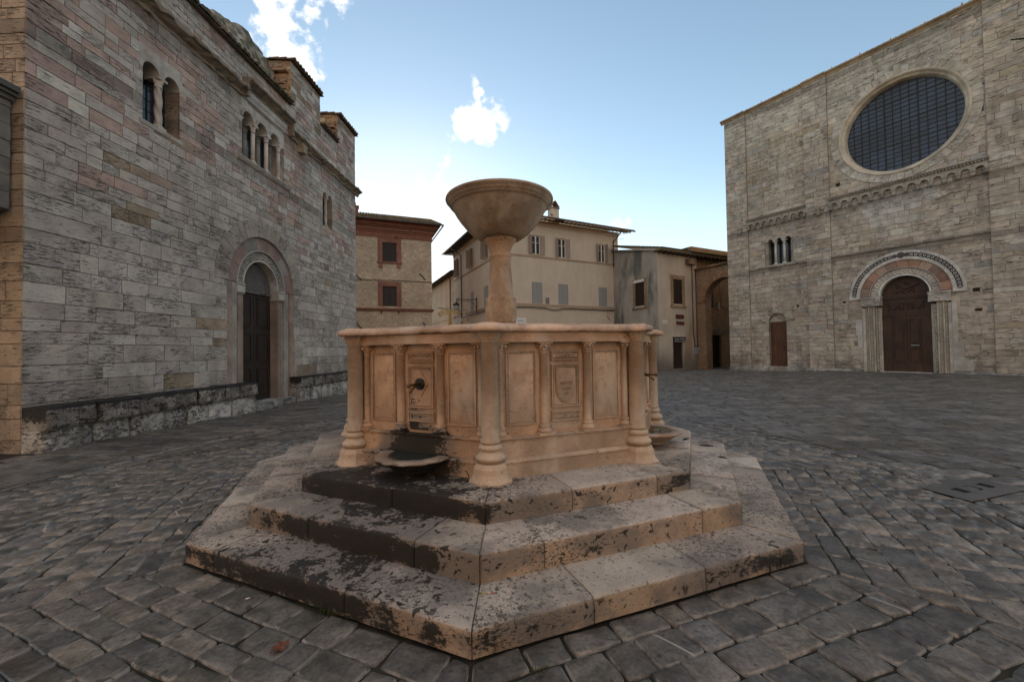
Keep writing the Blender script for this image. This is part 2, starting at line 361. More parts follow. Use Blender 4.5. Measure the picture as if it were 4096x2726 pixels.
def tiles(name, moss=.3):
    g = NG(name); c = g.attr('Col'); n = g.noise(g.co, 5, 6, .65); m = g.rng(g.noise(g.co, 1.6, 5, .6), .62 - moss * .5, .75 - moss * .5)
    c = g.scale(c, g.rng(n, .3, .7, .6, 1.25)); c = g.mix(g.m_('MULTIPLY', m, .8), c, (.045, .048, .022))
    return g.fin(c, .9, g.bump(n, .6, .02))
M['tile'] = tiles('old_clay_tiles'); M['tile_moss'] = tiles('mossy_clay_tiles', .75)
def brickm(name, c1, c2, mort, bw=.27, bh=.07, patchy=False):
    g = NG(name); s = g.n('SeparateXYZ', {'Vector': g.co}, 'X'); z = g.n('SeparateXYZ', {'Vector': g.co}, 'Z'); y = g.n('SeparateXYZ', {'Vector': g.co}, 'Y')
    v = g.n('CombineXYZ', {'X': g.m_('ADD', s, y), 'Y': z, 'Z': 0.})
    wv = g.n('VectorMath', {0: v, 1: g.scale(g.n('TexNoise', {'Vector': g.co, 'Scale': 3.}, 'Color'), .03)}, operation='ADD')
    br = g.t.nodes.new('ShaderNodeTexBrick'); g.t.links.new(wv, br.inputs['Vector'])
    for k, q in (('Color1', c1), ('Color2', c2), ('Mortar', mort)): g.set(br.inputs[k], q)
    for k, q in (('Scale', 1.), ('Mortar Size', .012), ('Bias', 0.), ('Brick Width', bw), ('Row Height', bh), ('Mortar Smooth', .3)): br.inputs[k].default_value = q
    n = g.noise(g.mp(g.co, (2, 2, 9)), 2.5, 6, .65); b = g.noise(g.co, .5, 5, .6)
    c = g.scale(br.outputs['Color'], g.m_('MULTIPLY', g.rng(n, .3, .7, .62, 1.35), g.rng(b, .3, .7, .8, 1.15)))
    h = g.m_('ADD', g.m_('MULTIPLY', br.outputs['Fac'], -.5), n)
    return g.fin(c, .92, g.bump(h, .6, .02))
M['brick'] = brickm('pale_small_bricks', (.46, .33, .22), (.31, .215, .15), (.44, .37, .29), .30, .10)
M['brick_arch'] = brickm('brown_rubble_brick', (.30, .18, .10), (.20, .125, .075), (.27, .21, .15), .26, .085)
M['brick_red'] = brickm('red_brick_trim', (.24, .085, .055), (.18, .065, .045), (.22, .13, .10), .25, .075)
def pavem():
    g = NG('grey_paving_stone'); c = g.attr('Col'); rnd = g.attr('Col', 'Alpha'); e = g.attr('stain', 'Fac')
    off = g.n('CombineXYZ', {'X': g.m_('MULTIPLY', rnd, 37.), 'Y': g.m_('MULTIPLY', rnd, 91.), 'Z': rnd})
    v = g.n('VectorMath', {0: g.co, 1: off}, operation='ADD')
    n = g.noise(v, 5, 8, .65, .3); f = g.noise(v, 40, 5, .6)
    c = g.scale(c, g.m_('MULTIPLY', g.rng(n, .3, .7, .5, 1.5), g.rng(f, .3, .7, .72, 1.28)))
    ed = g.m_('MULTIPLY', g.rng(e, .45, 1.0), g.rng(g.noise(g.co, 9, 4), .42, .62))
    c = g.mix(g.m_('MULTIPLY', ed, .8), c, (.27, .25, .225))
    # thin calcite veins in some stones
    wv = g.n('TexWave', {'Vector': v, 'Scale': .8, 'Distortion': 1.6, 'Detail': 2., 'Detail Scale': 1.2}, 'Fac', wave_type='BANDS', bands_direction='DIAGONAL')
    vein = g.m_('MULTIPLY', g.rng(wv, .9965, .9998), g.rng(rnd, .92, .93))
    c = g.mix(g.m_('MULTIPLY', vein, .7), c, (.34, .31, .28))
    sp = g.rng(g.noise(v, 24, 3, .5, .5), .64, .68, 0, .5); c = g.mix(sp, c, g.scale(c, .45))
    damp = g.rng(g.noise(g.co, .8, 5, .6), .52, .66)
    c = g.scale(c, g.rng(damp, 0, 1, 1, .72))
    dots = g.rng(g.noise(g.co, 13, 2, .5, .3), .67, .69); c = g.scale(c, g.rng(dots, 0, 1, 1, .45))
    return g.fin(c, g.rng(damp, 0, 1, .6, .32), g.bump(g.m_('ADD', n, g.m_('MULTIPLY', f, .5)), .45, .008), 0, .45)
M['pave'] = pavem()
def water():
    g = NG('still_water'); return g.fin((.02, .025, .025), .04, g.bump(g.noise(g.co, 6, 2), .04, .01), 0, .5)
M['water'] = water()

# ------------------------------------------------------------------ ground
FC = (-.149, 5.797); FROT = -.028; OCT = pi / 4
CTRL = [(-8.1, 7.3, .05), (-8, 10, 0), (-7.9, 13.3, -.09), (-7.8, 15.5, -.08), (-7.4, 20, -.26), (15.6, 29.1, .03), (20.2, 22.2, .19), (22, 19.5, .2), (23, 16, .22),
        (11.2, 31, -.08), (15, 33, -.1), (-6, 33, -.3), (0, 30, -.15), (6, 20, 0), (12, 12, .03), (0, 14, -.02), (-4, 14, -.04), (30, 5, .1), (10, 0, 0), (-9, 0, .05), (0, 60, -.4)]
def gz(x, y):
    d0 = math.hypot(x - FC[0], y - FC[1])
    a = b = 0
    for (px, py, z) in CTRL:
        q = 1 / (((x - px) ** 2 + (y - py) ** 2) ** 1.4 + .02); a += q * z; b += q
    t = min(1, max(0, (d0 - 5.5) / 4)); t = t * t * (3 - 2 * t)
    return a / b * t
mb = MB()
def grid_sheet(mb, xs, ys, f, col):
    idx = [[mb.p(x, y, f(x, y)) for x in xs] for y in ys]
    for j in range(len(ys) - 1):
        for i in range(len(xs) - 1): mb.face([idx[j][i], idx[j][i + 1], idx[j + 1][i + 1], idx[j + 1][i]], col, .5, True)
xs = [-700, -200, -80, -40] + [-24 + 1.0 * i for i in range(65)] + [60, 100, 250, 700]
ys = [-700, -200, -80, -40] + [-22 + 1.0 * i for i in range(76)] + [70, 100, 250, 900]
grid_sheet(mb, xs, ys, lambda x, y: gz(x, y) - .022, (.05, .05, .05))
tag(mb.build('ground', M['dirt']), kind='structure')

def pstone(mb, c4, h=0, lv=2, col=(.06, .06, .062)):
    """c4: plan corners (counter-clockwise); a worn paving stone with soft edges"""
    r = random.random(); col = jit((col[0] * 1.08, col[1] * 1.07, col[2] * 1.04), .32)
    if random.random() < .10: col = (col[0] * 1.35, col[1] * 1.27, col[2] * 1.18)
    elif random.random() < .08: col = (col[0] * .95, col[1] * .98, col[2] * 1.06)
    a, b, c, d = [Vector(q) for q in c4]; ctr = (a + b + c + d) / 4
    if lv == 0:
        lo = []; hi = []
        for q in (a, b, c, d):
            z = gz(q[0], q[1]) + h; lo.append(mb.p(q[0], q[1], z - .03, 1)); k = q + (ctr - q) * .05; hi.append(mb.p(k[0], k[1], z, .3))
        mb.face(hi, col, r)
        for i in range(4): mb.face([lo[i], lo[(i + 1) % 4], hi[(i + 1) % 4], hi[i]], col, r)
        return
    g = [-1, -.955, -.78, -.3, .3, .78, .955, 1] if lv == 2 else [-1, -.92, 0, .92, 1]
    tx, ty = R(-.004, .004), R(-.004, .004); n = len(g); idx = []; ph = R(0, 50); gc = gz(ctr[0], ctr[1]) + h
    for v in g:
        row = []
        for u in g:
            uu = u * (1 - .035 * v ** 8 - .025 * sin(ph + 3 * v) * (abs(u) > .8)); vv = v * (1 - .035 * u ** 8 - .025 * sin(ph * 2 + 3 * u) * (abs(v) > .8))
            q = (a * (1 - uu) * (1 - vv) + b * (1 + uu) * (1 - vv) + c * (1 + uu) * (1 + vv) + d * (1 - uu) * (1 + vv)) / 4
            m = max(abs(u), abs(v))
            z = gc + tx * u + ty * v - (.030 if m == 1 else (.005 if m > .9 else .0012 * m))
            z += .0035 * noise.noise((q[0] * 5 + ph, q[1] * 5, 0))
            row.append(mb.p(q[0], q[1], z, 1.0 if m == 1 else (.85 if m > .9 else (.05 if m > .6 else 0))))
        idx.append(row)
    for j in range(n - 1):
        for i in range(n - 1): mb.face([idx[j][i], idx[j][i + 1], idx[j + 1][i + 1], idx[j + 1][i]], col, r, True)
mb = MB()
RING = 5.75
T8 = math.tan(pi / 8); AP0 = 3.525 * cos(pi / 8) + .012
def ring_r(x, y):     # the ring of radiating rows is a little wider to the left
    return RING + (.35 if x < FC[0] else -.55) * min(1, abs(x - FC[0]) / 3)
def pull(q, sg, dr):
    r_ = math.hypot(q[0] - FC[0], q[1] - FC[1]); t_ = ring_r(q[0], q[1]) + dr
    if (r_ - t_) * sg < 0: k_ = t_ / r_; return (FC[0] + (q[0] - FC[0]) * k_, FC[1] + (q[1] - FC[1]) * k_, 0)
    return q
for k in range(8):
    phi = -pi / 2 + FROT + pi / 8 + k * OCT; nx, ny = cos(phi), sin(phi); tx_, ty_ = -ny, nx
    d = AP0
    while d < 6.9:
        near = ny < .1
        wd = R(.15, .25) if (near and d < 4.8) else R(.14, .21)
        half = (d + wd / 2) * T8
        s = -half + R(0, .02)
        while s < half - .05:
            ln = R(.17, .40) if near else R(.22, .46)
            if half - (s + ln) < .14: ln = half - s
            e = s + ln; g_ = .0065 if near else .0055
            d0, d1 = d + g_ * .6, d + wd - g_ * .6
            def lim(sv, dv): return max(-dv * T8 + .008, min(dv * T8 - .008, sv))
            J = lambda: R(-.014, .014)
            pts = [(d0 + J(), lim(s + g_, d0)), (d1 + J(), lim(s + g_ + J(), d1)), (d1 + J(), lim(e - g_ + J(), d1)), (d0 + J(), lim(e - g_, d0))]
            if s <= -half + .05: pts[1] = (d1, -d1 * T8 + .008); pts[0] = (d0, -d0 * T8 + .008)
            if e >= half - .001: pts[2] = (d1, d1 * T8 - .008); pts[3] = (d0, d0 * T8 - .008)
            c4 = [(FC[0] + nx * p_ + tx_ * q_, FC[1] + ny * p_ + ty_ * q_, 0) for p_, q_ in pts]
            mx = sum(p_[0] for p_ in c4) / 4; my = sum(p_[1] for p_ in c4) / 4
            rr = math.hypot(mx - FC[0], my - FC[1])
            if min(math.hypot(q[0] - FC[0], q[1] - FC[1]) for q in c4) < ring_r(mx, my) - .03 and mx > -8.0 and my > -.4:
                c4 = [pull(q, -1, .03) for q in c4]
                # area sign
                if (c4[1][0] - c4[0][0]) * (c4[3][1] - c4[0][1]) - (c4[1][1] - c4[0][1]) * (c4[3][0] - c4[0][0]) < 0: c4 = c4[::-1]
                dist = math.hypot(mx, my)
                pstone(mb, c4, R(-.005, .004), 2 if dist < 4.6 else (1 if dist < 9 else 0), (.080, .073, .066))
            s = e
        d += wd
# smooth kerb line round the ring
n = 74
for i in range(n):
    a0 = 2 * pi * i / n + .002; a1 = 2 * pi * (i + 1) / n - .002
    def P_(a, dr):
        x = FC[0] + 5.7 * cos(a); y = FC[1]; rr = ring_r(x, y) + dr; return (FC[0] + rr * cos(a), FC[1] + rr * sin(a), 0)
    c4 = [P_(a0, .06), P_(a0, .26), P_(a1, .26), P_(a1, .06)]
    if c4[0][0] > -8.2 and c4[0][1] > -.8: pstone(mb, c4, 0, 1, (.065, .062, .06))
# straight coursed slabs beyond
def inside(x, y):
    if x < -8.35 + .045 * (y - 7.1): return False
    t = (x - 15.6) * .835 + (y - 29.1) * .55
    if t > -.05 and y < 29.1: return False
    if y > 30 and x < 11.2 and (x + .7) * -.457 + (y - 31) * .889 > 0 and x > -.7: return False
    if x > 11.0 and (x - 11.2) * -.457 + (y - 31) * .889 > 0 and x < 15: return False
    return True
rot = radians(-3.0); cr_, sr_ = cos(rot), sin(rot)
v = -3.0
while v < 46:
    hgt = R(.26, .40); u = -16 + R(0, .5)
    while u < 34:
        ln = R(.42, .85); g_ = .011
        J = lambda: R(-.012, .012)
        q = [(u + g_ + J(), v + g_ + J()), (u + ln - g_ + J(), v + g_ + J()), (u + ln - g_ + J(), v + hgt - g_ + J()), (u + g_ + J(), v + hgt - g_ + J())]
        c4 = [(x * cr_ - y * sr_, x * sr_ + y * cr_, 0) for x, y in q]; mx = sum(p_[0] for p_ in c4) / 4; my = sum(p_[1] for p_ in c4) / 4
        u += ln
        if not inside(mx, my) or my < -1.2: continue
        if max(math.hypot(q_[0] - FC[0], q_[1] - FC[1]) for q_ in c4) < ring_r(mx, my) + .34: continue
        c4 = [pull(q_, 1, .28) for q_ in c4]
        if abs(mx) > 1.6 * my + 3 and my < 12: continue
        pstone(mb, c4, R(-.005, .005), 1 if math.hypot(mx, my) < 8 else 0, (.080, .075, .070))
    v += hgt
tag(mb.build('paving', M['pave']), kind='structure')

# ------------------------------------------------------------------ stone walling
def op_rect(s0, s1, z0, z1): return ('r', s0, s1, z0, z1)
def op_disc(cs, cz, r, zmin=-1e9): return ('d', cs, cz, r, zmin)
def blocked(ops, z):
    iv = []
    for o in ops:
        if o[0] == 'r':
            if o[3] <= z <= o[4]: iv.append((o[1], o[2]))
        elif o[4] <= z and abs(z - o[2]) < o[3]:
            q = sqrt(o[3] ** 2 - (z - o[2]) ** 2); iv.append((o[1] - q, o[1] + q))
    return iv
def sub_iv(a, b, iv):
    out = [(a, b)]
    for c, d in iv:
        nx_ = []
        for p_, q_ in out:
            if d <= p_ or c >= q_: nx_.append((p_, q_)); continue
            if c > p_: nx_.append((p_, c))
            if d < q_: nx_.append((d, q_))
        out = nx_
    return [(p_, q_) for p_, q_ in out if q_ - p_ > .004]
def rows(z0, z1, f):
    out = [z0]
    while out[-1] < z1 - .12: out.append(min(z1, out[-1] + f(out[-1])))
    out[-1] = z1
    return out
def stone_wall(mb, s0, s1, zs, wf, colf, ops=(), y=0., gap=.003, bev=.006, rel=.007, back=True, depth=.05, mort=(.21, .18, .15)):
    for zi in range(len(zs) - 1):
        z0, z1 = zs[zi], zs[zi + 1]; s = s0
        cuts = [s0]
        while cuts[-1] < s1 - .02:
            wv = wf(cuts[-1], z0)
            if random.random() < .12: wv *= .45
            nx_ = cuts[-1] + wv
            if s1 - nx_ < .16: nx_ = s1
            cuts.append(nx_)
        for i in range(len(cuts) - 1):
            a, b = cuts[i], cuts[i + 1]
            hit = False
            for zz in (z0 + .001, (z0 + z1) / 2, z1 - .001, z0 * .75 + z1 * .25, z0 * .25 + z1 * .75):
                for c, d in blocked(ops, zz):
                    if c < b and d > a: hit = True
            col = colf((a + b) / 2, (z0 + z1) / 2); r = random.random(); yo = y + R(-rel, rel * .4)
            jz = lambda: R(-.004, .004)
            if not hit:
                g_ = gap
                f = [(a + g_ + bev, z0 + g_ + bev), (b - g_ - bev, z0 + g_ + bev), (b - g_ - bev, z1 - g_ - bev), (a + g_ + bev, z1 - g_ - bev)]
                o_ = [(a + g_, z0 + g_), (b - g_, z0 + g_), (b - g_, z1 - g_), (a + g_, z1 - g_)]
                j4 = [(jz(), jz()) for _ in range(4)]
                fi = [mb.p(p_[0] + q[0], yo, p_[1] + q[1]) for p_, q in zip(f, j4)]
                bi = [mb.p(p_[0] + q[0] * .6, y + .022, p_[1] + q[1] * .6) for p_, q in zip(o_, j4)]
                mb.face(fi, col, r)
                for k in range(4): mb.face([bi[k], bi[(k + 1) % 4], fi[(k + 1) % 4], fi[k]], col, r)
            else:
                m = max(1, int((z1 - z0) / .045)); hh = (z1 - z0 - 2 * gap) / m
                for k in range(m):
                    za = z0 + gap + k * hh; zb = za + hh
                    for c, d in sub_iv(a + gap, b - gap, blocked(ops, (za + zb) / 2)):
                        i4 = [mb.p(c, yo, za), mb.p(d, yo, za), mb.p(d, yo, zb), mb.p(c, yo, zb)]
                        j4 = [mb.p(c, y + depth, za), mb.p(d, y + depth, za), mb.p(d, y + depth, zb), mb.p(c, y + depth, zb)]
                        mb.face(i4, col, r)
                        for q in range(4): mb.face([j4[q], j4[(q + 1) % 4], i4[(q + 1) % 4], i4[q]], col, r)
    if back:
        holed(mb, s0, s1, zs[0], zs[-1], ops, y + .012, mort)
def holed(mb, s0, s1, z0, z1, ops, y, col, thick=0):
    zz = {z0, z1}
    for o in ops:
        if o[0] == 'r': zz |= {o[3], o[4]}
        else:
            a = max(o[4], o[2] - o[3], z0); b = min(o[2] + o[3], z1); k = 0
            while a + k * .04 < b: zz.add(a + k * .04); k += 1
            zz.add(b)
    zz = sorted(q for q in zz if z0 <= q <= z1)
    for a, b in zip(zz, zz[1:]):
        if b - a < 1e-5: continue
        for c, d in sub_iv(s0, s1, blocked(ops, (a + b) / 2)):
            mb.quad([(c, y, a), (d, y, a), (d, y, b), (c, y, b)], col)
def reveal(mb, poly, y0, y1, col):
    """inner faces of an opening: poly in x,z, open line"""
    for (a, b), (c, d) in zip(poly, poly[1:]):
        mb.quad([(a, y0, b), (a, y1, b), (c, y1, d), (c, y0, d)], jit(col, .05), random.random())
def arch_poly(c, r, z0, zs, n=14):
    return [(c - r, z0)] + [(c + r * cos(pi - pi * i / n), zs + r * sin(pi - pi * i / n)) for i in range(n + 1)] + [(c + r, z0)]
def tile_roof(mb, O, A, S, L, run, pitch=.21, rl=.38, base=(.26, .13, .075), r=.085, hip=(0, 0)):
    """corrugated clay tiles: O corner, A along the eave, S up the slope (unit vectors)"""
    O = Vector(O); A = Vector(A).normalized(); S = Vector(S).normalized(); N = A.cross(S).normalized()
    if N.z < 0: N = -N
    nc = max(1, int(L / pitch)); nr = max(1, int(run / rl))
    for i in range(nc):
        lim = min((i + .5) * pitch / .97 if hip[0] else 1e9, (nc - i - .5) * pitch / .97 if hip[1] else 1e9)
        for j in range(nr):
            if (j + .7) * rl > lim: break
            c = jit(base, .3); c = c if random.random() > .2 else (c[0] * .8, c[1] * 1.15, c[2] * 1.3); rv = random.random()
            o = O + A * ((i + .5) * pitch + R(-.012, .012)) + S * (j * rl - .03 + R(-.015, .015))
            P0 = []; P1 = []
            for k in range(6):
                a = pi * k / 5
                q = A * (-cos(a) * r) + N * (sin(a) * r)
                P0.append(mb.p(*(o + q * 1.08 + N * .022))); P1.append(mb.p(*(o + S * (rl + .03) + q * .9)))
            for k in range(5): mb.face([P0[k], P0[k + 1], P1[k + 1], P1[k]], c, rv, True)
            mb.face(P0[::-1], c, rv)
    a = O - N * .01; pts = [a, a + A * L, a + A * (L - hip[1] * run * .96) + S * run, a + A * (hip[0] * run * .96) + S * run]
    mb.quad([tuple(p_) for p_ in pts], (base[0] * .5, base[1] * .5, base[2] * .5))
    lo = [p_ - N * .03 for p_ in pts]; mb.quad([tuple(p_) for p_ in lo[::-1]], (.08, .05, .035)); mb.quad([tuple(lo[0]), tuple(lo[1]), tuple(pts[1]), tuple(pts[0])], (.08, .05, .035))
    mb.quad([tuple(lo[1]), tuple(lo[2]), tuple(pts[2]), tuple(pts[1])], (.08, .05, .035)); mb.quad([tuple(lo[3]), tuple(lo[0]), tuple(pts[0]), tuple(pts[3])], (.08, .05, .035))

# ================================================================== left church of banded stone
LF = frame('stone_palace_church', 'tall grey and pink travertine church front on the left with arched doorway and twin windows', 'church', (-8.61, 7.14), (.045, .999))
G1, G2, G3 = (.465, .42, .378), (.44, .395, .35), (.49, .45, .41)
PINK, WHITE, BROWN = (.45, .335, .285), (.54, .505, .455), (.33, .26, .19)
def lcol(s, z):
    q = random.random(); pinkness = min(1, max(0, (z - 5.6) / 1.2)) + (.35 if s < 2 and z > 4.4 else 0)
    pinkness *= .55 + 1.6 * max(-.2, noise.noise((s * .45, z * .8, 7)) + .12) * 1.5
    if q < .40 * pinkness: return jit(PINK, .12)
    if q < .40 * pinkness + .10 * (z > 5.6): return jit(WHITE, .06)
    if q > .975: return jit(BROWN, .12)
    return jit(random.choice((G1, G1, G2, G3)), .05)
lrow = lambda z: R(.22, .40) if z < 4.5 else (R(.17, .28) if z < 9.8 else R(.16, .24))
lwid = lambda s, z: R(.5, 1.5) if z < 4.5 else (R(.28, .85) if z < 9.8 else R(.3, .8))
PC, PZ = 6.55, 3.92
opsL = [op_rect(PC - 1.72, PC + 1.72, -1, PZ), op_disc(PC, PZ, 1.95, PZ),
        op_rect(2.2, 3.2, 7.2, 8.45), op_disc(2.42, 8.45, .22, 8.45), op_disc(2.98, 8.45, .22, 8.45), op_rect(2.2, 3.2, 8.2, 8.8),
        op_rect(5.46, 7.62, 7.88, 9.72), op_rect(10.42, 11.26, 7.25, 8.8)]
mb = MB(); zsL = rows(-.6, 11.05, lrow)
stone_wall(mb, 0, 13.75, zsL, lwid, lcol, opsL)
# near side wall: courses as on the front, warm bounce light put into the colour
mb.xf = lambda x, y, z: (y, -x, z)
stone_wall(mb, -6, 0, zsL, lambda s, z: R(.4, .9), lambda s, z: jit((.42, .33, .24), .1), ())
mb.xf = None
# far end, top and core
mb.box(.05, 13.70, .7, 9, -1, 10.98, (.3, .26, .22)); mb.box(13.5, 13.735, .02, 9, -1, 11.0, (.3, .26, .22))
mb.build('wall', M['trav'], LF)
# towers / raised stubs of the wall head
def stub(s0, s1, z0, z1, depth, name):
    m = MB(); stone_wall(m, s0, s1, rows(z0, z1, lambda z: R(.17, .26)), lambda s, z: R(.3, .7), lambda s, z: jit(random.choice((G1, G1, PINK, WHITE, BROWN)), .1), ())
    m.xf = lambda x, y, z: (s0 + y, -x, z)
    def cf(s, z): return jit(random.choice(((.40, .24, .14), (.36, .22, .13), (.42, .30, .20))), .1)
    stone_wall(m, -depth, 0, rows(z0, z1, lambda z: R(.12, .22)), lambda s, z: R(.2, .5), cf, (), rel=.03)
    m.xf = None
    m.box(s0 + .04, s1 - .003, .03, depth, z0, z1 - .01, (.34, .27, .2))
    for k in range(7):   # broken toothing stones on the near side
        zz = z0 + .25 + k * (z1 - z0 - .6) / 7
        m.box(s0 - R(.06, .24), s0 + .1, R(.05, .2), R(.4, .8) * depth, zz, zz + R(.08, .15), jit((.40, .25, .15), .12))
    o = m.build(name, M['trav'], LF)
    t = MB(); tile_roof(t, (s0 - .08, -.14, z1 - .02), (1, 0, 0), (0, 1, .10), s1 - s0 + .14, depth + .1, .2, .33, (.24, .13, .08)); t.lathe([(.09, z1), (.1, z1 + .1), (.05, z1 + .18)], s0 + .2, depth * .45, 8, c=(.3, .15, .09))
    t.build('tile_coping', M['tile'], o)
stub(8.1, 10.25, 11.06, 12.85, 1.0, 'raised_wall_stub'); stub(11.85, 13.75, 11.06, 12.95, .9, 'raised_wall_stub')
# low wall head between and before the stubs, with tile edges
m = MB(); stone_wall(m, 10.28, 11.82, rows(11.06, 11.55, lambda z: .2), lambda s, z: R(.3, .6), lambda s, z: jit(G1, .1), ())
m.box(10.28, 11.82, .03, .5, 11.06, 11.54, G1); m.build('parapet', M['trav'], LF)
t = MB(); tile_roof(t, (10.28, -.12, 11.58), (1, 0, 0), (0, 1, .3), 1.55, .8, .2, .35, (.16, .10, .065))
tile_roof(t, (-.2, -.17, 11.08), (1, 0, 0), (0, 1, .35), 8.28, .5, .2, .35, (.19, .14, .10)); t.build('tile_edge', M['tile'], LF)
# steep mossy rubble slope behind the eaves, rising to the gable
m = MB(); prof = [(-.5, 11.55), (2.2, 11.75), (3.6, 11.95), (4.5, 12.14), (5.6, 12.6), (6.9, 13.10), (7.1, 13.12), (7.25, 12.98), (8.08, 12.90)]
random.seed(11); NS = 56; NT_ = 9; idx = []
for i in range(NS + 1):
    s = -.5 + 8.58 * i / NS; k = 0
    while k < len(prof) - 2 and prof[k + 1][0] < s: k += 1
    (a, za), (b, zb) = prof[k], prof[k + 1]; zt = za + (zb - za) * (s - a) / (b - a) + (.05 if (i // 3) % 2 else 0); row = []
    for j in range(NT_ + 1):
        q = j / NT_; dd = noise.noise((s * 3, q * 6, 1)) * .04 + R(-.04, .04)
        row.append(m.p(s + R(-.03, .03), .14 + .78 * q + dd, 11.12 + (zt - 11.12) * q + (R(-.03, .03) if 0 < j < NT_ else 0)))
    row.append(m.p(s, 1.3, zt + .03)); row.append(m.p(s, 2.6, zt - .3)); idx.append(row)
GC = ((.20, .175, .13), (.26, .23, .18), (.15, .13, .09), (.11, .12, .06), (.33, .30, .25), (.12, .11, .07))
for i in range(NS):
    for j in range(NT_ + 2): cq = jit(GC[3] if j >= NT_ else random.choice(GC), .15); m.face([idx[i][j], idx[i + 1][j], idx[i + 1][j + 1], idx[i][j + 1]], cq, random.random(), False)
m.build('gable_slope', M['trav_church'], LF)
# cornice of weathered stone, stepping up over the triple window
def moulded(m, s0, s1, z0, prof, c, seg=.45, chip=.012):
    """prof: (out, up) pairs, bottom to top; run in worn lengths"""
    s = s0
    while s < s1 - .01:
        e = min(s1, s + R(.7, 1.3) * seg * 2)
        if s1 - e < .2: e = s1
        cc = jit(c, .16); r = random.random(); n = max(2, int((e - s) / .12)); rowsv = []
        for i in range(n + 1):
            x = s + .004 + (e - s - .008) * i / n
            rowsv.append([m.p(x, -o + chip * noise.noise((x * 7, o * 9, z0 + u)) * 1.5, z0 + u + chip * noise.noise((x * 6, u * 9, 3))) for o, u in prof])
        for i in range(n):
            for k in range(len(prof) - 1): m.face([rowsv[i][k], rowsv[i + 1][k], rowsv[i + 1][k + 1], rowsv[i][k + 1]], cc, r)
        m.face(rowsv[0], cc, r); m.face(rowsv[-1][::-1], cc, r); s = e
cp = [(0, -.02), (.05, 0), (.06, .07), (.12, .11), (.20, .17), (.26, .19), (.27, .26), (.21, .30), (.0, .33)]
cc = (.24, .20, .155)
m = MB(); moulded(m, -.25, 5.5, 9.80, cp, cc, chip=.05); moulded(m, 7.95, 13.98, 9.80, cp, cc, chip=.05)
moulded(m, 5.5, 7.95, 10.12, [(a * 1.25, b) for a, b in cp], cc, chip=.03)
for sx in (5.48, 7.9): m.box(sx, sx + .09, -.2, .02, 9.82, 10.42, cc)
x = .3
while x < 13.6:   # carved brackets
    if 8.2 < x < 8.3: mm = MB(); mm.prism([(x, 9.62), (x + .13, 9.62), (x + .15, 9.83), (x - .02, 9.83)], -R(.10, .16), .01, jit(cc, .15)); mm.build('bracket', M['marble'], LF)
    x += R(.6, 1.3)
mm = MB(); mm.prism([(8.50, 9.50), (8.72, 9.48), (8.78, 9.82), (8.46, 9.82)], -.26, .01, (.34, .28, .2)); mm.build('bracket', M['marble'], LF)
m.build('cornice', M['marble'], LF)
# windows
def louvre_glass(name, s0, s1, z0, z1, y, par, nb=6, mat='glass'):
    g = MB(); g.box(s0, s1, y, y + .02, z0, z1, (.02, .02, .03)); o = g.build(name, M[mat], par)
    b = MB()
    for i in range(1, nb): zz = z0 + (z1 - z0) * i / nb; b.box(s0, s1, y - .012, y - .002, zz - .008, zz + .008)
    b.box((s0 + s1) / 2 - .012, (s0 + s1) / 2 + .012, y - .018, y - .004, z0, z1); b.build('glazing_bar', M['iron'], o); return o
def col_lathe(m, x, y, z0, z1, r, c, twist=False, n=14, base=True):
    h = z1 - z0; pr = []
    if base: m.box(x - r * 1.5, x + r * 1.5, y - r * 1.5, y + r * 1.5, z0, z0 + .06, c); m.lathe([(r * 1.4, z0 + .06), (r * 1.45, z0 + .09), (r * 1.1, z0 + .12)], x, y, n, c=c)
    zb, zt = z0 + .12, z1 - .24
    if twist:
        K = 44; P_ = []
        for i in range(K + 1): P_.append((r, zb + (zt - zb) * i / K))
        m.lathe(P_, x, y, 20, c=c, mod=lambda a, z: 1 + .16 * cos(3 * a + (z - zb) * 15))
    else: m.lathe([(r, zb), (r * .95, zb + (zt - zb) * .6), (r * .9, zt)], x, y, n, c=c)
    m.lathe([(r * 1.2, zt), (r * 1.2, zt + .025), (r * .95, zt + .03), (r * 1.15, zt + .10), (r * 1.6, zt + .18)], x, y, 16, c=c, mod=lambda a, z: 1 + (.10 * cos(4 * a) + .06 * cos(8 * a)) * (z > zt + .04))
    m.box(x - r * 1.7, x + r * 1.7, y - r * 1.7, y + r * 2.2, zt + .18, z1, c)
def lights(m, cs, r, z0, zsp, y0, y1, c, ztop, s0, s1, cf=None, n=12):
    """a slab s0..s1, zsp..ztop pierced by arches of radius r at cs, and its soffits"""
    xs_ = [s0]
    for q in cs: xs_ += [q - r, q + r]
    xs_.append(s1)
    for i in range(0, len(xs_), 2):
        if xs_[i + 1] - xs_[i] > .003: m.box(xs_[i], xs_[i + 1], y0, y1, zsp, ztop, c)
    for q in cs:
        for i in range(n):
            a0, a1 = pi * i / n, pi * (i + 1) / n
            p_ = [(q + r * cos(a0), zsp + r * sin(a0)), (q + r * cos(a0), ztop), (q + r * cos(a1), ztop), (q + r * cos(a1), zsp + r * sin(a1))]
            m.prism(p_, y0, y1, c, .3)
w = MB()   # left twin window
c_ = (.44, .41, .37); lights(w, (2.42, 2.98), .215, 7.2, 8.45, -.004, .42, c_, 8.98, 2.12, 3.28)
wo = w.build('twin_window', M['marble'], LF)
w = MB(); reveal(w, [(2.2, 8.46), (2.2, 7.2), (3.2, 7.2), (3.2, 8.46)], 0, .42, (.36, .27, .19)); w.box(2.12, 3.28, -.02, .4, 7.10, 7.20, (.38, .35, .31)); w.build('jamb', M['trav'], wo)
w = MB(); col_lathe(w, 2.70, .10, 7.2, 8.47, .075, (.45, .40, .35), True); w.build('twisted_column', M['marble'], wo)
louvre_glass('pane', 2.18, 3.22, 7.18, 8.75, .40, wo)
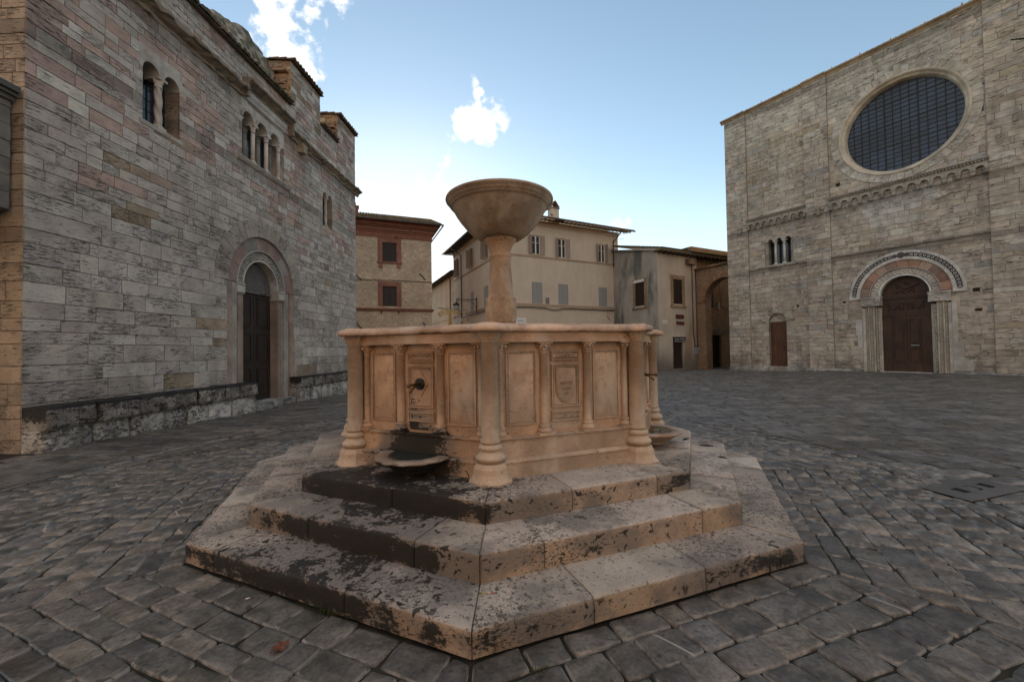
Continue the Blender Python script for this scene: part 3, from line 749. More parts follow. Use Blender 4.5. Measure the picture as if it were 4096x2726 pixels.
w = MB(); c_ = (.46, .43, .39); CS = (5.73, 6.40, 7.07)   # triple window
lights(w, CS, .245, 7.88, 9.18, .0, .5, c_, 9.80, 5.44, 7.66)
for q in CS: w.arcband(q, 9.18, .245, .335, 0, pi, -.035, .01, 15, (.50, .47, .42), gap=.008)
moulded(w, 5.42, 7.72, 9.78, [(0, 0), (.04, .02), (.06, .06), (.03, .12), (.08, .2), (.10, .3), (.0, .34)], (.46, .44, .41), chip=.004)
wo = w.build('triple_window', M['marble'], LF)
w = MB(); reveal(w, [(5.46, 9.2), (5.46, 7.88), (7.62, 7.88), (7.62, 9.2)], 0, .5, (.34, .30, .26)); w.box(7.36, 7.62, .03, .5, 7.88, 9.2, (.34, .28, .23)); w.build('jamb', M['trav'], wo)
for q in (5.49, 6.065, 6.735, 7.40):
    w = MB(); col_lathe(w, q, .07, 7.88, 9.18, .068 if q > 5.5 else .04, (.54, .47, .42) if q > 5.5 else (.5, .48, .44)); w.build('column', M['marble'], wo)
    w = MB(); col_lathe(w, q, .36, 7.88, 9.18, .075, (.30, .28, .26)); w.build('column', M['marble'], wo)
w = MB(); moulded(w, 5.2, 7.95, 7.74, [(0, -.03), (.05, 0), (.10, .08), (.11, .13), (0, .15)], (.30, .27, .24)); w.build('sill', M['marble'], wo)
louvre_glass('pane', 5.4, 7.7, 7.85, 9.6, .49, wo, 6)
w = MB(); lights(w, (10.62, 11.06), .165, 7.25, 8.58, -.004, .4, (.40, .36, .31), 8.92, 10.36, 11.32)
wo = w.build('twin_window', M['marble'], LF)
w = MB(); reveal(w, [(10.42, 8.6), (10.42, 7.25), (11.26, 7.25), (11.26, 8.6)], 0, .4, (.36, .28, .2)); w.build('jamb', M['trav'], wo)
w = MB(); col_lathe(w, 10.84, .09, 7.25, 8.6, .06, (.42, .37, .32), True); w.build('twisted_column', M['marble'], wo)
louvre_glass('pane', 10.4, 11.3, 7.2, 8.8, .38, wo)
# portal
w = MB(); w.arcband(PC, PZ, 1.66, 2.2, 0.0, pi, -.012, .06, 27, (.36, .325, .28), gap=.004, cf=lambda i: jit((.37, .33, .285), .1))
po = w.build('portal_outer_arch', M['trav'], LF)
w = MB(); w.arcband(PC, PZ, 1.20, 1.655, 0, pi, .07, .30, 7, PINK, cf=lambda i: jit(((.30, .215, .19), (.27, .25, .235), (.29, .205, .18))[i % 3], .1)); 
w.box(PC - 1.66, PC - 1.20, .09, .4, 3.80, 3.90, (.3, .25, .2)); w.box(PC + 1.20, PC + 1.66, .09, .4, 3.80, 3.90, (.3, .25, .2))
reveal(w, arch_poly(PC, 1.66, PZ, PZ, 24)[1:-1], -.01, .1, (.34, .29, .25)); w.build('portal_pink_arch', M['marble'], LF)
def carved_band(m, cx, cz, r0, r1, a0, a1, y, c, n=60, amp=.035, seed=0):
    """foliage scroll relief on an arch band"""
    K = 9; g = []
    for i in range(n * 3 + 1):
        a = a0 + (a1 - a0) * i / (n * 3); row = []
        for k in range(K + 1):
            r = r0 + (r1 - r0) * k / K; e = min(k, K - k)
            ph = a * (r0 + r1) / 2 / (r1 - r0) * 1.05
            fx = (ph % 1) - .5; fy = (r - r0) / (r1 - r0) - .5; rad = sqrt(fx * fx + fy * fy)
            h = .5 + .5 * cos(rad * 15 + (1 if int(ph) % 2 else -1) * atan2(fy, fx)) + .45 * noise.noise((a * 22 + seed, r * 26, 2))
            row.append(m.p(cx + r * cos(a), y - (amp * max(0, h) if e > 0 else -.012 if e == 0 else 0), cz + r * sin(a)))
        g.append(row)
    for i in range(n * 3):
        for k in range(K): m.face([g[i][k], g[i][k + 1], g[i + 1][k + 1], g[i + 1][k]], c, .4)
w = MB(); carved_band(w, PC, PZ, .90, 1.20, 0, pi, .14, (.30, .29, .27), 44, .04); w.arcband(PC, PZ, .86, .905, 0, pi, .10, .42, 1, (.5, .48, .45), sub=30)
w.arcband(PC, PZ, 1.195, 1.225, 0, pi, .05, .2, 1, (.40, .38, .35), sub=30)
w.build('carved_arch', M['marble'], LF)
for sg in (-1, 1):
    w = MB()
    X = lambda a, b: (PC + sg * a, PC + sg * b) if sg > 0 else (PC - b, PC - a)
    a, b = X(.88, 1.12); w.box(a, b, .12, .5, -.5, 3.72, (.26, .20, .165)); a, b = X(1.125, 1.2); w.box(a, b, .16, .5, -.5, 3.72, (.46, .44, .41))
    a, b = X(1.205, 1.45); w.box(a, b, .08, .5, -.5, 3.9, (.34, .31, .275)); a, b = X(1.455, 1.73); w.box(a, b, .03, .5, -.5, 3.9, (.30, .235, .19))
    for z in range(40): zz = .7 + z * .075; a, b = X(1.14, 1.185); w.box(a, b, .145, .165, zz, zz + .04, (.5, .48, .45))
    a, b = X(.86, 1.22); w.box(a, b, .05, .5, 3.86, 3.92, (.42, .40, .36))
    for k in range(5):
        xa = PC + sg * (.90 + k * .068); w.prism([(xa - .03, 3.62), (xa + .03, 3.62), (xa + .04, 3.84), (xa - .04, 3.84)], .055, .2, (.46, .44, .40))
    a, b = X(.86, 1.2); w.box(a, b, .09, .4, 3.58, 3.86, (.33, .31, .28))
    w.build('portal_jamb', M['marble'], LF)
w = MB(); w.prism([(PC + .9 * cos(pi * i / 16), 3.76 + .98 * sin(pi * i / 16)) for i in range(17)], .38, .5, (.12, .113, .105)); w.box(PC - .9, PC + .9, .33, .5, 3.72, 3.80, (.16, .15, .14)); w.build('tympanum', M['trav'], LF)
def panel_door(s0, s1, z0, z1, y, par, mat, leaves=2, pans=((.04, .30), (.36, .62), (.68, .96)), name='door'):
    d = MB(); d.box(s0, s1, y, y + .06, z0, z1); o = d.build(name, mat, par); wl = (s1 - s0) / leaves
    for i in range(leaves):
        a = s0 + i * wl; m = MB(); m.box(a + .006, a + wl - .006, y - .03, y - .001, z0 + .01, z1 - .005)
        for (p_, q_) in pans:
            za, zb = z0 + (z1 - z0) * p_, z0 + (z1 - z0) * q_; x0, x1 = a + wl * .17, a + wl * .83
            for bx in ((x0, x1, za, za + .035), (x0, x1, zb - .035, zb), (x0, x0 + .035, za + .035, zb - .035), (x1 - .035, x1, za + .035, zb - .035)): m.box(bx[0], bx[1], y - .055, y - .03, bx[2], bx[3])
            m.box(x0 + .07, x1 - .07, y - .045, y - .03, za + .07, zb - .07)
        m.build('door_leaf', mat, o)
    return o
panel_door(PC - .875, PC + .875, .15, 3.76, .42, LF, M['door_dark'])
w = MB(); w.box(PC - 1.0, PC + 1.3, -.28, .5, -.35, .12, (.40, .38, .36)); w.build('door_threshold', M['bench'], LF)

def bench(s0, s1, name, label, gzf):
    """rough two-course stone bench along the wall"""
    o = frame(name, label, 'bench', W(LF, s0, 0, 0)[:2], (.045, .999)); L = s1 - s0; P0 = -.46
    for course in (0, 1):
        m = MB(); s = 0
        while s < L - .01:
            e = s + R(.55, 1.0)
            if L - e < .35: e = L
            z0, z1 = (-.5, .40) if course == 0 else (.41, .80); y0 = P0 + R(-.02, .03) + (.04 if course == 0 else -.02); c = jit((.50, .48, .44) if course == 0 else (.36, .33, .29), .15); r = random.random()
            nx_, nz_ = max(3, int((e - s) / .07)), 8; ph = R(0, 99); rowsv = []
            pts = [(y0, z0 + (z1 - z0) * k / nz_) for k in range(nz_ + 1)] + ([(y0 + .03, z1 + .015), (y0 + .12, z1 + .02), (y0 + .3, z1 + .02), (.0, z1 + .02)])
            for i in range(nx_ + 1):
                x = s + .008 + (e - s - .016) * i / nx_; ed = .03 if i in (0, nx_) else 0; row = []
                for k, (yy, zz) in enumerate(pts):
                    d = noise.noise((x * 3.5 + ph, zz * 4, yy * 4)) * .035 + noise.noise((x * 11 + ph, zz * 14, yy * 9)) * .018
                    edge = .03 if k in (nz_, 0) else 0
                    stn = (.33 + .2 * (k >= nz_)) if course else .20
                    row.append(m.p(x, min(0, yy + d + ed + edge), zz + (d * .25 if k >= nz_ else 0), stn))
                rowsv.append(row)
            for i in range(nx_):
                for k in range(len(pts) - 1): m.face([rowsv[i][k], rowsv[i + 1][k], rowsv[i + 1][k + 1], rowsv[i][k + 1]], c, r, True)
            for row, fl in ((rowsv[0], 1), (rowsv[-1], 0)):
                q = [m.p(m.v[row[0]][0], 0, z0, .2)]; f = row + q; m.face(f if fl else f[::-1], c, r)
            s = e
        m.build('seat' if course else 'base_course', M['bench'], o)
random.seed(5)
bench(.0, 5.55, 'stone_bench', 'long weathered stone bench with black streaks along the wall left of the doorway', None)
bench(7.95, 13.7, 'stone_bench', 'stone bench along the wall between the dark doorway and the far corner', None)

# oriel on the far left
OR = root('stone_oriel', 'dark stone oriel box with moulded cornice cut off at the left edge of the photo', 'oriel', (-8.80, 7.10, 0), 0)
m = MB(); stone_wall(m, -2.6, 0, rows(4.3, 6.25, lambda z: .3), lambda s, z: R(.3, .6), lambda s, z: jit((.20, .19, .18), .1), ())
for i in range(len(m.v)): x, y, z = m.v[i]; m.v[i] = (-y, x, z)
m.box(-1.3, -.03, -2.6, 0, 4.3, 6.2, (.2, .19, .18)); m.prism([(-1.3, 3.9), (-.02, 4.3), (-1.3, 4.3)], -2.6, 0, (.2, .19, .18))
m.build('wall', M['marble'], OR)
m = MB()
for a, z0, z1 in ((.06, 6.22, 6.30), (.12, 6.30, 6.36), (.18, 6.36, 6.46)): m.box(-1.3, a, -2.7, 0, z0, z1, (.11, .11, .10))
m.build('cornice', M['marble'], OR)
m = MB(); m.box(.0, .02, -2.0, -.75, 4.95, 5.75); m.build('window_blind', M['white'], OR)

# ================================================================== church with the round window
random.seed(21)
CF = frame('round_window_church', 'big pale travertine church front on the right with huge round window and carved portal', 'church', (15.613, 29.1), (.55, -.835))
SEG = [(0, 1.45, -.06), (1.45, 4.9, .02), (4.9, 6.15, -.06), (6.15, 12.3, .02), (12.3, 17.5, -.06)]
CB = (.455, .39, .32)
def ccol(s, z):
    q = random.random(); edge = 15.6 + .4 * noise.noise((s * .8, 0, 0)) - (.9 if s > 6.5 else 0)
    if z > edge and s < 11.3: return jit((.47, .435, .375), .06)
    if 7.4 + abs(z - 9.6) * .35 < s < 10.9 - (9.9 - z) * .75 and 8.0 < z < 9.85: return jit((.53, .50, .45), .05)
    if q < .07: return jit((.38, .31, .235), .08)
    if q < .12: return jit((.37, .345, .315), .06)
    if q < .20: return jit((.49, .445, .385), .05)
    return jit(CB, .055)
crow = lambda z: R(.20, .32) if z < 2 else R(.22, .37)
cwid = lambda s, z: R(.4, 1.15)
RC, RZ = 9.28, 13.38
PS, PZC = 9.22, 4.33
opsC = [op_disc(RC, RZ, 2.72), op_rect(PS - 1.72, PS + 1.72, -1, PZC), op_disc(PS, PZC, 2.05, PZC),
        op_rect(2.60, 3.64, -1, 3.30), op_disc(3.12, 3.30, .64, 3.30), op_rect(2.50, 4.12, 7.0, 8.82)]
holes = [(4.93, 5.57, .20, .2), (4.24, 4.08, .13, .2), (11.65, 4.12, .24, .2), (11.7, 3.17, .24, .16), (2.22, 3.25, .08, .1), (4.02, 3.3, .08, .08), (12.55, 5.85, .3, .35), (6.6, 4.1, .16, .1), (12.05, 12.6, .18, .25), (6.45, 10.95, .2, .22)]
for (a, b, c, d) in holes: opsC.append(op_rect(a, a + c, b, b + d))
mb = MB(); zsC = rows(-.5, 17.72, crow)
for (a, b, y) in SEG: stone_wall(mb, a, b, zsC, cwid, ccol, opsC, y, rel=.008, depth=.14, mort=(.25, .21, .17))
for (a, b, y) in SEG:
    if y < 0: mb.box(a + .0015, b - .0015, y + .012, .10, -.5, 17.70, (.38, .33, .27))
for (a, b, c, d) in holes: mb.box(a, a + c, .16, .25, b, b + d, (.10, .085, .07))
for q in (0, 2): pass
mb.box(.05, 17.5, .95, 12, -1, 17.6, (.3, .27, .22)); mb.box(.03, .3, .06, 12, -1, 17.65, (.3, .27, .22))
mb.build('wall', M['trav_church'], CF)
m = MB(); cpc = [(0, 0), (.04, .02), (.06, .08), (.14, .14), (.20, .17), (.21, .24), (.0, .27)]
for (a, b, y) in SEG:
    pr = [(o - y, u) for o, u in cpc]; moulded(m, a - (.2 if a == 0 else 0), b, 17.70, pr, (.42, .33, .23), chip=.006)
m.build('roof_cornice', M['marble'], CF)
t = MB(); tile_roof(t, (-.2, -.02, 17.96), (1, 0, 0), (0, 1, .22), 18, 3, .24, .4, (.2, .15, .11), .05); [t.lathe([(.03, 17.97), (.03, 18.06)], x_ * 1.3, -.15, 6) for x_ in range(1, 12)]; t.build('roof', M['tile'], CF)
# plinth
m = MB(); moulded(m, -.05, 2.55, .02, [(.16, -.6), (.18, .0), (.17, .16), (.13, .24), (0, .30)], (.33, .31, .28), chip=.05); m.build('plinth', M['bench'], CF); m = MB(); moulded(m, 3.68, PS - 1.75, .02, [(.16, -.6), (.2, .0), (.18, .18), (.13, .25), (0, .30)], (.33, .31, .28), chip=.05); m.build('plinth', M['bench'], CF); m = MB()
moulded(m, PS + 1.75, 17, .02, [(.2, -.6), (.22, .0), (.2, .14), (.14, .22), (0, .28)], (.30, .28, .26), chip=.05); m.build('plinth', M['bench'], CF)
# string course and little blind arcades on heads
for a, b in ((1.35, 5.02), (6.05, 12.42)): m = MB(); moulded(m, a, b, 6.82, [(0, -.02), (.05, .0), (.08, .07), (.07, .12), (0, .15)], (.27, .24, .205), chip=.03); m.build('string_course', M['marble'], CF)
for a, b, n_ in ((1.45, 4.9, 8), (6.15, 12.3, 13)):
    m = MB(); pt = (b - a) / n_; c1 = (.36, .33, .28)
    for i in range(n_):
        cx = a + (i + .5) * pt; r = pt * .34; cl = jit(c1, .14); K = 8
        m.box(a + i * pt + .003, cx - r, -.10, .02, 9.82, 10.20, cl); m.box(cx + r, a + (i + 1) * pt - .003, -.10, .02, 9.82, 10.20, cl)
        for k in range(K):
            a0, a1 = pi * k / K, pi * (k + 1) / K
            m.prism([(cx + r * cos(a0), 9.86 + r * sin(a0)), (cx + r * cos(a0), 10.20), (cx + r * cos(a1), 10.20), (cx + r * cos(a1), 9.86 + r * sin(a1))], -.10, .02, cl, .3)
        m.arcband(cx, 9.86, r, r + .035, 0, pi, -.13, -.09, 9, jit((.42, .38, .33), .1), gap=.006)
    m.build('blind_arcade', M['marble'], CF)
    for i in range(n_ + 1):
        x = a + i * pt; x = min(max(x, a + .07), b - .07); q = R(.8, 1.15); m = MB()
        m.lathe([(.02, 9.60), (.07 * q, 9.63), (.10 * q, 9.70), (.08, 9.76), (.11 * q, 9.80), (.12, 9.86)], x, -.10, 9, c=jit((.31, .28, .24), .2), mod=lambda t_, z: 1 + .18 * cos(3 * t_ + x * 7) * (z < 9.8), sm=False)
        m.build('carved_corbel', M['marble'], CF)
    m = MB(); moulded(m, a - .05, b + .05, 10.20, [(.10, 0), (.15, .01), (.18, .05), (.24, .08), (.25, .14), (.02, .20)], (.25, .23, .20), chip=.012)
    x = a
    while x < b - .06: m.box(x, x + .06, -.205, -.10, 10.205, 10.25, (.45, .42, .37)); x += .12
    m.build('arcade_cornice', M['marble'], CF)
for x in (.95, 5.6): m = MB(); m.lathe([(.03, 9.45), (.09, 9.5), (.12, 9.62), (.08, 9.75), (.13, 9.85), (.13, 9.95)], x, -.2, 9, c=(.3, .27, .22), sm=False); m.build('carved_corbel', M['marble'], CF)
# round window
m = MB(); m.arcband(RC, RZ, 2.62, 2.98, 0, 2 * pi, -.012, .1, 58, (.43, .385, .32), gap=.006, cf=lambda i: jit(random.choice(((.50, .45, .38), (.47, .42, .355), (.42, .38, .32), (.55, .51, .46))), .06))
rw = m.build('round_window', M['trav_church'], CF)
m = MB(); RP = [(2.62, -.02), (2.60, -.05), (2.55, -.05), (2.50, .0), (2.46, .08), (2.43, .10), (2.40, .10), (2.36, .18), (2.33, .30), (2.31, .46)]
NN = 96; g = [[m.p(RC + r * cos(2 * pi * i / NN), y, RZ + r * sin(2 * pi * i / NN)) for (r, y) in RP] for i in range(NN)]
for i in range(NN):
    for k in range(len(RP) - 1): m.face([g[i][k], g[i][k + 1], g[(i + 1) % NN][k + 1], g[(i + 1) % NN][k]], (.50, .43, .34), .4, True)
m.build('moulded_ring', M['marble'], rw)
m = MB(); m.prism([(RC + 2.34 * cos(2 * pi * i / 64), RZ + 2.34 * sin(2 * pi * i / 64)) for i in range(64)], .44, .47, (.02, .03, .05)); m.build('pane', M['rose_glass'], rw)
m = MB()
for i in range(-6, 7):
    x = i * .335; h = sqrt(max(0, 2.33 ** 2 - x * x)); t_ = .030 if i in (-2, 2) else .014; m.box(RC + x - t_, RC + x + t_, .405, .435, RZ - h, RZ + h)
for i in range(-9, 10):
    z = i * .235 + .05; h = sqrt(max(0, 2.33 ** 2 - z * z)); t_ = .028 if i in (-4, 1, 6) else .010; m.box(RC - h, RC + h, .412, .430, RZ + z - t_, RZ + z + t_)
m.build('window_grid', M['iron'], rw)
# triple window of the left bay
w = MB(); CS = (2.84, 3.36, 3.88); lights(w, CS, .155, 7.0, 8.55, .0, .45, (.40, .35, .29), 8.86, 2.44, 4.18)
for q in CS: w.arcband(q, 8.55, .15, .20, 0, pi, -.02, .02, 7, (.45, .42, .37))
wo = w.build('triple_window', M['marble'], CF); w = MB(); w.box(2.40, 4.22, -.05, .45, 6.93, 7.0, (.36, .33, .29)); w.build('sill', M['marble'], wo)
w = MB(); reveal(w, [(2.50, 8.56), (2.50, 7.0), (4.12, 7.0), (4.12, 8.56)], 0, .45, (.2, .17, .14)); w.box(2.5, 2.69, .03, .45, 7.0, 8.56, (.3, .27, .22)); w.box(4.03, 4.12, .03, .45, 7.0, 8.56, (.3, .27, .22)); w.build('jamb', M['trav'], wo)
for q in (3.10, 3.62): w = MB(); col_lathe(w, q, .10, 7.0, 8.55, .07, (.50, .48, .44)); w.build('column', M['marble'], wo)
louvre_glass('pane', 2.5, 4.12, 7.0, 8.7, .44, wo)
# side door
m = MB(); m.arcband(3.12, 3.30, .52, .94, .0, pi, -.006, .08, 15, (.42, .37, .30)); reveal(m, arch_poly(3.12, .52, .2, 3.30, 16), -.0, .32, (.34, .30, .24)); 
m.prism([(3.12 + .52 * cos(pi * i / 16), 3.26 + .55 * sin(pi * i / 16)) for i in range(17)], .2, .3, (.40, .35, .29)); sdo = m.build('side_door_surround', M['trav_church'], CF)
panel_door(2.60, 3.64, .36, 3.24, .26, CF, M['door2'], pans=((.04, .32), (.36, .50), (.54, .72), (.76, .97)), name='side_door'); 
m = MB(); m.box(2.5, 3.75, -.05, .35, -.2, .36, (.36, .32, .27)); m.build('side_door_step', M['trav_church'], CF)
# great portal
m = MB(); WH = (.56, .54, .50)
m.arcband(PS, PZC, 1.80, 2.28, -.06, pi + .06, -.05, .12, 10, WH, gap=.006, cf=lambda i: jit(WH, .05), sub=5)
pw = m.build('portal_interlace_arch', M['marble'], CF)
m = MB(); NL = 17; DK = (.045, .04, .038)
for sgn in (0, 1):
    for i in range(NL):
        f = (i + .5) / NL; a = (pi - .02) - f * (pi / 2 - .22) if sgn == 0 else .02 + f * (pi / 2 - .16)
        x, z = PS + 2.05 * cos(a), PZC + 2.05 * sin(a); rr = .098 if sgn == 0 else .108
        m.arcband(x, z, rr * .58, rr, 0, 2 * pi, -.058, -.049, 1, DK, gap=0, sub=14); m.prism([(x + rr * .28 * cos(q * pi / 4), z + rr * .28 * sin(q * pi / 4)) for q in range(8)], -.058, -.049, DK)
        # the linking S strand
        a2 = a - (pi / 2 - .2) / NL * .5 * (1 if sgn == 0 else -1)
        for dr in (-.075, .075):
            x2, z2 = PS + (2.05 + dr) * cos(a2), PZC + (2.05 + dr) * sin(a2); m.prism([(x2 + .022 * cos(q * pi / 3), z2 + .022 * sin(q * pi / 3)) for q in range(6)], -.057, -.049, DK)
for a, rr in ((pi / 2 + .14, .10), (pi / 2 + .02, .16), (pi / 2 - .09, .11)): m.prism([(PS + 2.05 * cos(a) + rr * cos(q * pi / 8), PZC + 2.05 * sin(a) + rr * sin(q * pi / 8)) for q in range(16)], -.06, -.049, (.09, .075, .075))
m.build('dark_inlay', M['marble'], pw)
m = MB(); m.arcband(PS, PZC, 1.40, 1.795, 0, pi, .0, .3, 11, (.38, .22, .15), gap=.006, cf=lambda i: jit(((.34, .205, .14), (.30, .18, .13), (.27, .19, .155), (.40, .29, .22))[i % 4], .1), sub=4); m.build('portal_pink_arch', M['marble'], CF)
m = MB(); carved_band(m, PS, PZC, 1.03, 1.38, 0, pi, .06, (.44, .40, .35), 46, .045, 5); m.arcband(PS, PZC, .97, 1.035, 0, pi, .03, .42, 1, (.58, .56, .53), gap=0, sub=36); m.arcband(PS, PZC, 1.375, 1.41, 0, pi, -.03, .1, 1, (.36, .33, .29), gap=0, sub=36); m.build('carved_arch', M['marble'], CF)
for sg in (-1, 1):
    m = MB()
    def X(a, b): return (PS + a, PS + b) if sg > 0 else (PS - b, PS - a)
    def strip(a, b, y0, z0, z1, c, mot=None):
        p_, q_ = X(a, b); m.box(p_, q_, y0, .5, z0, z1, c)
        if mot:
            z = z0 + .05
            while z < z1 - .08:
                if mot == 'z': m.prism([((p_ + q_) / 2 - .35 * (q_ - p_), z), ((p_ + q_) / 2 + .35 * (q_ - p_), z + .03), ((p_ + q_) / 2 - .35 * (q_ - p_), z + .06)], y0 - .012, y0, jit((.42, .37, .28), .1)); z += .065
                elif mot == 'd': m.box(p_ - .0, q_, y0 - .02, y0, z, z + .045, jit((.52, .47, .40), .1)); z += .09
                else: m.lathe([(.0, z), (.045, z + .02), (.05, z + .05), (.03, z + .08), (.0, z + .09)], (p_ + q_) / 2, y0 - .0, 7, c=jit((.36, .31, .24), .15), sm=False, cap=False); z += .12
    strip(.97, 1.03, .25, .1, 3.72, (.45, .42, .37)); strip(1.035, 1.10, .20, .1, 3.72, (.42, .37, .30), 'd'); strip(1.105, 1.20, .17, .1, 3.72, (.22, .19, .16)); strip(1.12, 1.19, .10, .3, 3.7, (.38, .34, .29), 'b')
    strip(1.205, 1.27, .04, .1, 3.80, (.42, .39, .34)); strip(1.275, 1.42, .055, .1, 3.80, (.30, .255, .20), 'z'); strip(1.425, 1.48, .03, .1, 3.80, (.42, .39, .34)); strip(1.485, 1.60, .05, .1, 3.80, (.32, .25, .18), 'z'); strip(1.605, 1.74, .02, .1, 3.72, (.48, .45, .40))
    z = .3
    while z < 3.6: p_, q_ = X(1.105, 1.17); m.prism([(p_, z), (q_, z), (q_, z + .09), (p_, z + .06)], .08, .2, jit((.38, .34, .28), .15)); z += .23
    if sg < 0:
        for z0, z1, a in ((1.5, 3.7, .0), (2.2, 3.1, .28), (1.5, 2.2, .2)): m.box(PS - 1.74 - a - .02, PS - 1.745, -.02 - a * .01, .1, z0, z1, (.50, .48, .45))
    else:
        for z0, z1, a in ((.35, .9, .62), (.9, 1.7, .34), (1.7, 3.75, .16)): m.box(PS + 1.745, PS + 1.76 + a, -.02, .1, z0, z1, (.46, .43, .38))
    m.build('portal_jamb', M['marble'], CF)
for sg in (-1, 1):   # impost carvings
    m = MB(); p_, q_ = (PS - 1.78, PS - .93) if sg < 0 else (PS + .93, PS + 1.72); K = 34; L_ = 9; g = []
    for i in range(K + 1):
        x = p_ + (q_ - p_) * i / K; row = []
        for j in range(L_ + 1):
            z = 3.80 + .42 * j / L_ ; h = noise.noise((x * 9, z * 11, sg * 3)) * .07 + noise.noise((x * 21, z * 23, 0)) * .03; row.append(m.p(x, -.05 - max(-.02, h) - (.06 if abs(x - (PS + sg * 1.0)) < .14 else 0), z))
        g.append(row)
    for i in range(K):
        for j in range(L_): m.face([g[i][j], g[i + 1][j], g[i + 1][j + 1], g[i][j + 1]], (.44, .41, .36), .5)
    m.box(p_, q_, -.02, .45, 3.80, 4.215, (.4, .37, .32)); m.box(p_ - .02, q_ + .02, -.09, .45, 4.22, 4.30, (.46, .43, .38)); m.build('carved_impost', M['marble'], CF)
DO = MB(); DO.box(PS - .97, PS + .97, .40, .46, .2, 4.25); DO.prism([(PS + .98 * cos(pi * i / 20), PZC + .98 * sin(pi * i / 20) - .08) for i in range(21)], .38, .46)
gd = DO.build('great_door', M['door'], CF)
m = MB()   # lunette frame, frieze and lintel mouldings
for z0, z1, y in ((4.16, 4.24, .30), (4.08, 4.16, .335), (3.18, 3.27, .33), (3.12, 3.18, .35)): m.box(PS - .96, PS + .96, y, .40, z0, z1)
m.arcband(PS, PZC - .06, .88, .96, .02, pi - .02, .34, .40, 1, (.1, .05, .03), gap=0, sub=30); m.build('door_moulding', M['door'], gd)
m = MB()   # carved rearing beast and figure in the lunette
def blob(m, x, z, rx, rz, a=0, y=.38, d=.07, n=14):
    c0 = m.p(x, y - d, z); ring1 = []; ring2 = []
    for i in range(n):
        t_ = 2 * pi * i / n; u, v_ = rx * cos(t_), rz * sin(t_)
        for k, ring in ((.7, ring1), (1, ring2)): ring.append(m.p(x + k * (u * cos(a) - v_ * sin(a)), y - (d * .7 if k < 1 else 0), z + k * (u * sin(a) + v_ * cos(a))))
    for i in range(n): m.face([c0, ring1[i], ring1[(i + 1) % n]], (.1, .05, .03), .5, True); m.face([ring1[i], ring2[i], ring2[(i + 1) % n], ring1[(i + 1) % n]], (.1, .05, .03), .5, True)
for b in ((0, 4.66, .24, .11, .35), (-.27, 4.74, .12, .06, .8), (-.33, 4.86, .09, .05, -.3), (-.12, 4.52, .05, .15, .5), (-.30, 4.47, .12, .035, .2), (.12, 4.50, .04, .13, -.5), (-.06, 4.41, .1, .03, -.2), (.2, 4.72, .12, .06, -.6), (.28, 4.60, .10, .05, 1.0), (.40, 4.76, .20, .035, .45), (.10, 4.88, .14, .04, .2), (-.02, 4.96, .16, .03, -.1), (.30, 4.49, .05, .10, .3)): blob(m, PS + b[0], b[1], b[2], b[3], b[4])
m.build('lunette_carving', M['door'], gd)
for sg in (-1, 1):
    m = MB(); a, b = (PS - .95, PS - .008) if sg < 0 else (PS + .008, PS + .95); m.box(a, b, .345, .399, .22, 3.11); m.box(a, b, .36, .399, 3.28, 4.06)
    x0, x1 = (a + .42, b - .08) if sg < 0 else (a + .08, b - .42)
    for (z0, z1) in ((.75, 1.40), (1.46, 1.66), (1.72, 2.98)):
        for bx in ((x0, x1, z0, z0 + .04), (x0, x1, z1 - .04, z1), (x0, x0 + .04, z0 + .04, z1 - .04), (x1 - .04, x1, z0 + .04, z1 - .04)): m.box(bx[0], bx[1], .315, .345, bx[2], bx[3])
        m.box(x0 + .07, x1 - .07, .325, .345, z0 + .07, z1 - .07)
    e0, e1 = (a + .36, a + .385) if sg < 0 else (b - .385, b - .36); m.box(e0, e1, .325, .345, .22, 3.11)
    # swags
    cx = (a + b) / 2 + sg * -.02
    m.tube([(cx - .2 + .4 * k / 10, .335, 3.86 - .30 * sin(pi * k / 10)) for k in range(11)], [.018 + .022 * sin(pi * k / 10) for k in range(11)], 7)
    for xx in (cx - .22, cx + .22, cx - .36 * sg): blob(m, xx, 3.86, .05, .07, 0, .36, .05, 8); m.tube([(xx, .345, 3.82), (xx, .345, 3.5)], .022, 6)
    m.build('door_leaf', M['door'], gd)
m = MB(); m.box(PS + .14, PS + .50, .285, .315, 1.50, 1.72); m.prism([(PS + .22, 1.72), (PS + .42, 1.72), (PS + .38, 1.76), (PS + .26, 1.76)], .287, .315); sg_ = m.build('open_sign', M['door_dark'], gd)
text('sign_lettering', 'APERTO', .085, sg_, (PS + .32, .283, 1.61), M['white'], ext=.001)
m = MB(); m.box(PS - 1.0, PS + 1.0, -.28, .45, .0, .215, (.50, .48, .45)); m.build('threshold', M['bench'], CF)
m = MB(); m.tube([(14.2, -.05, 14.7), (13.7, -.35, 14.95), (13.15, -.5, 15.15)], [.05, .045, .03], 7); tag(m.build('iron_bracket', M['iron'], CF))

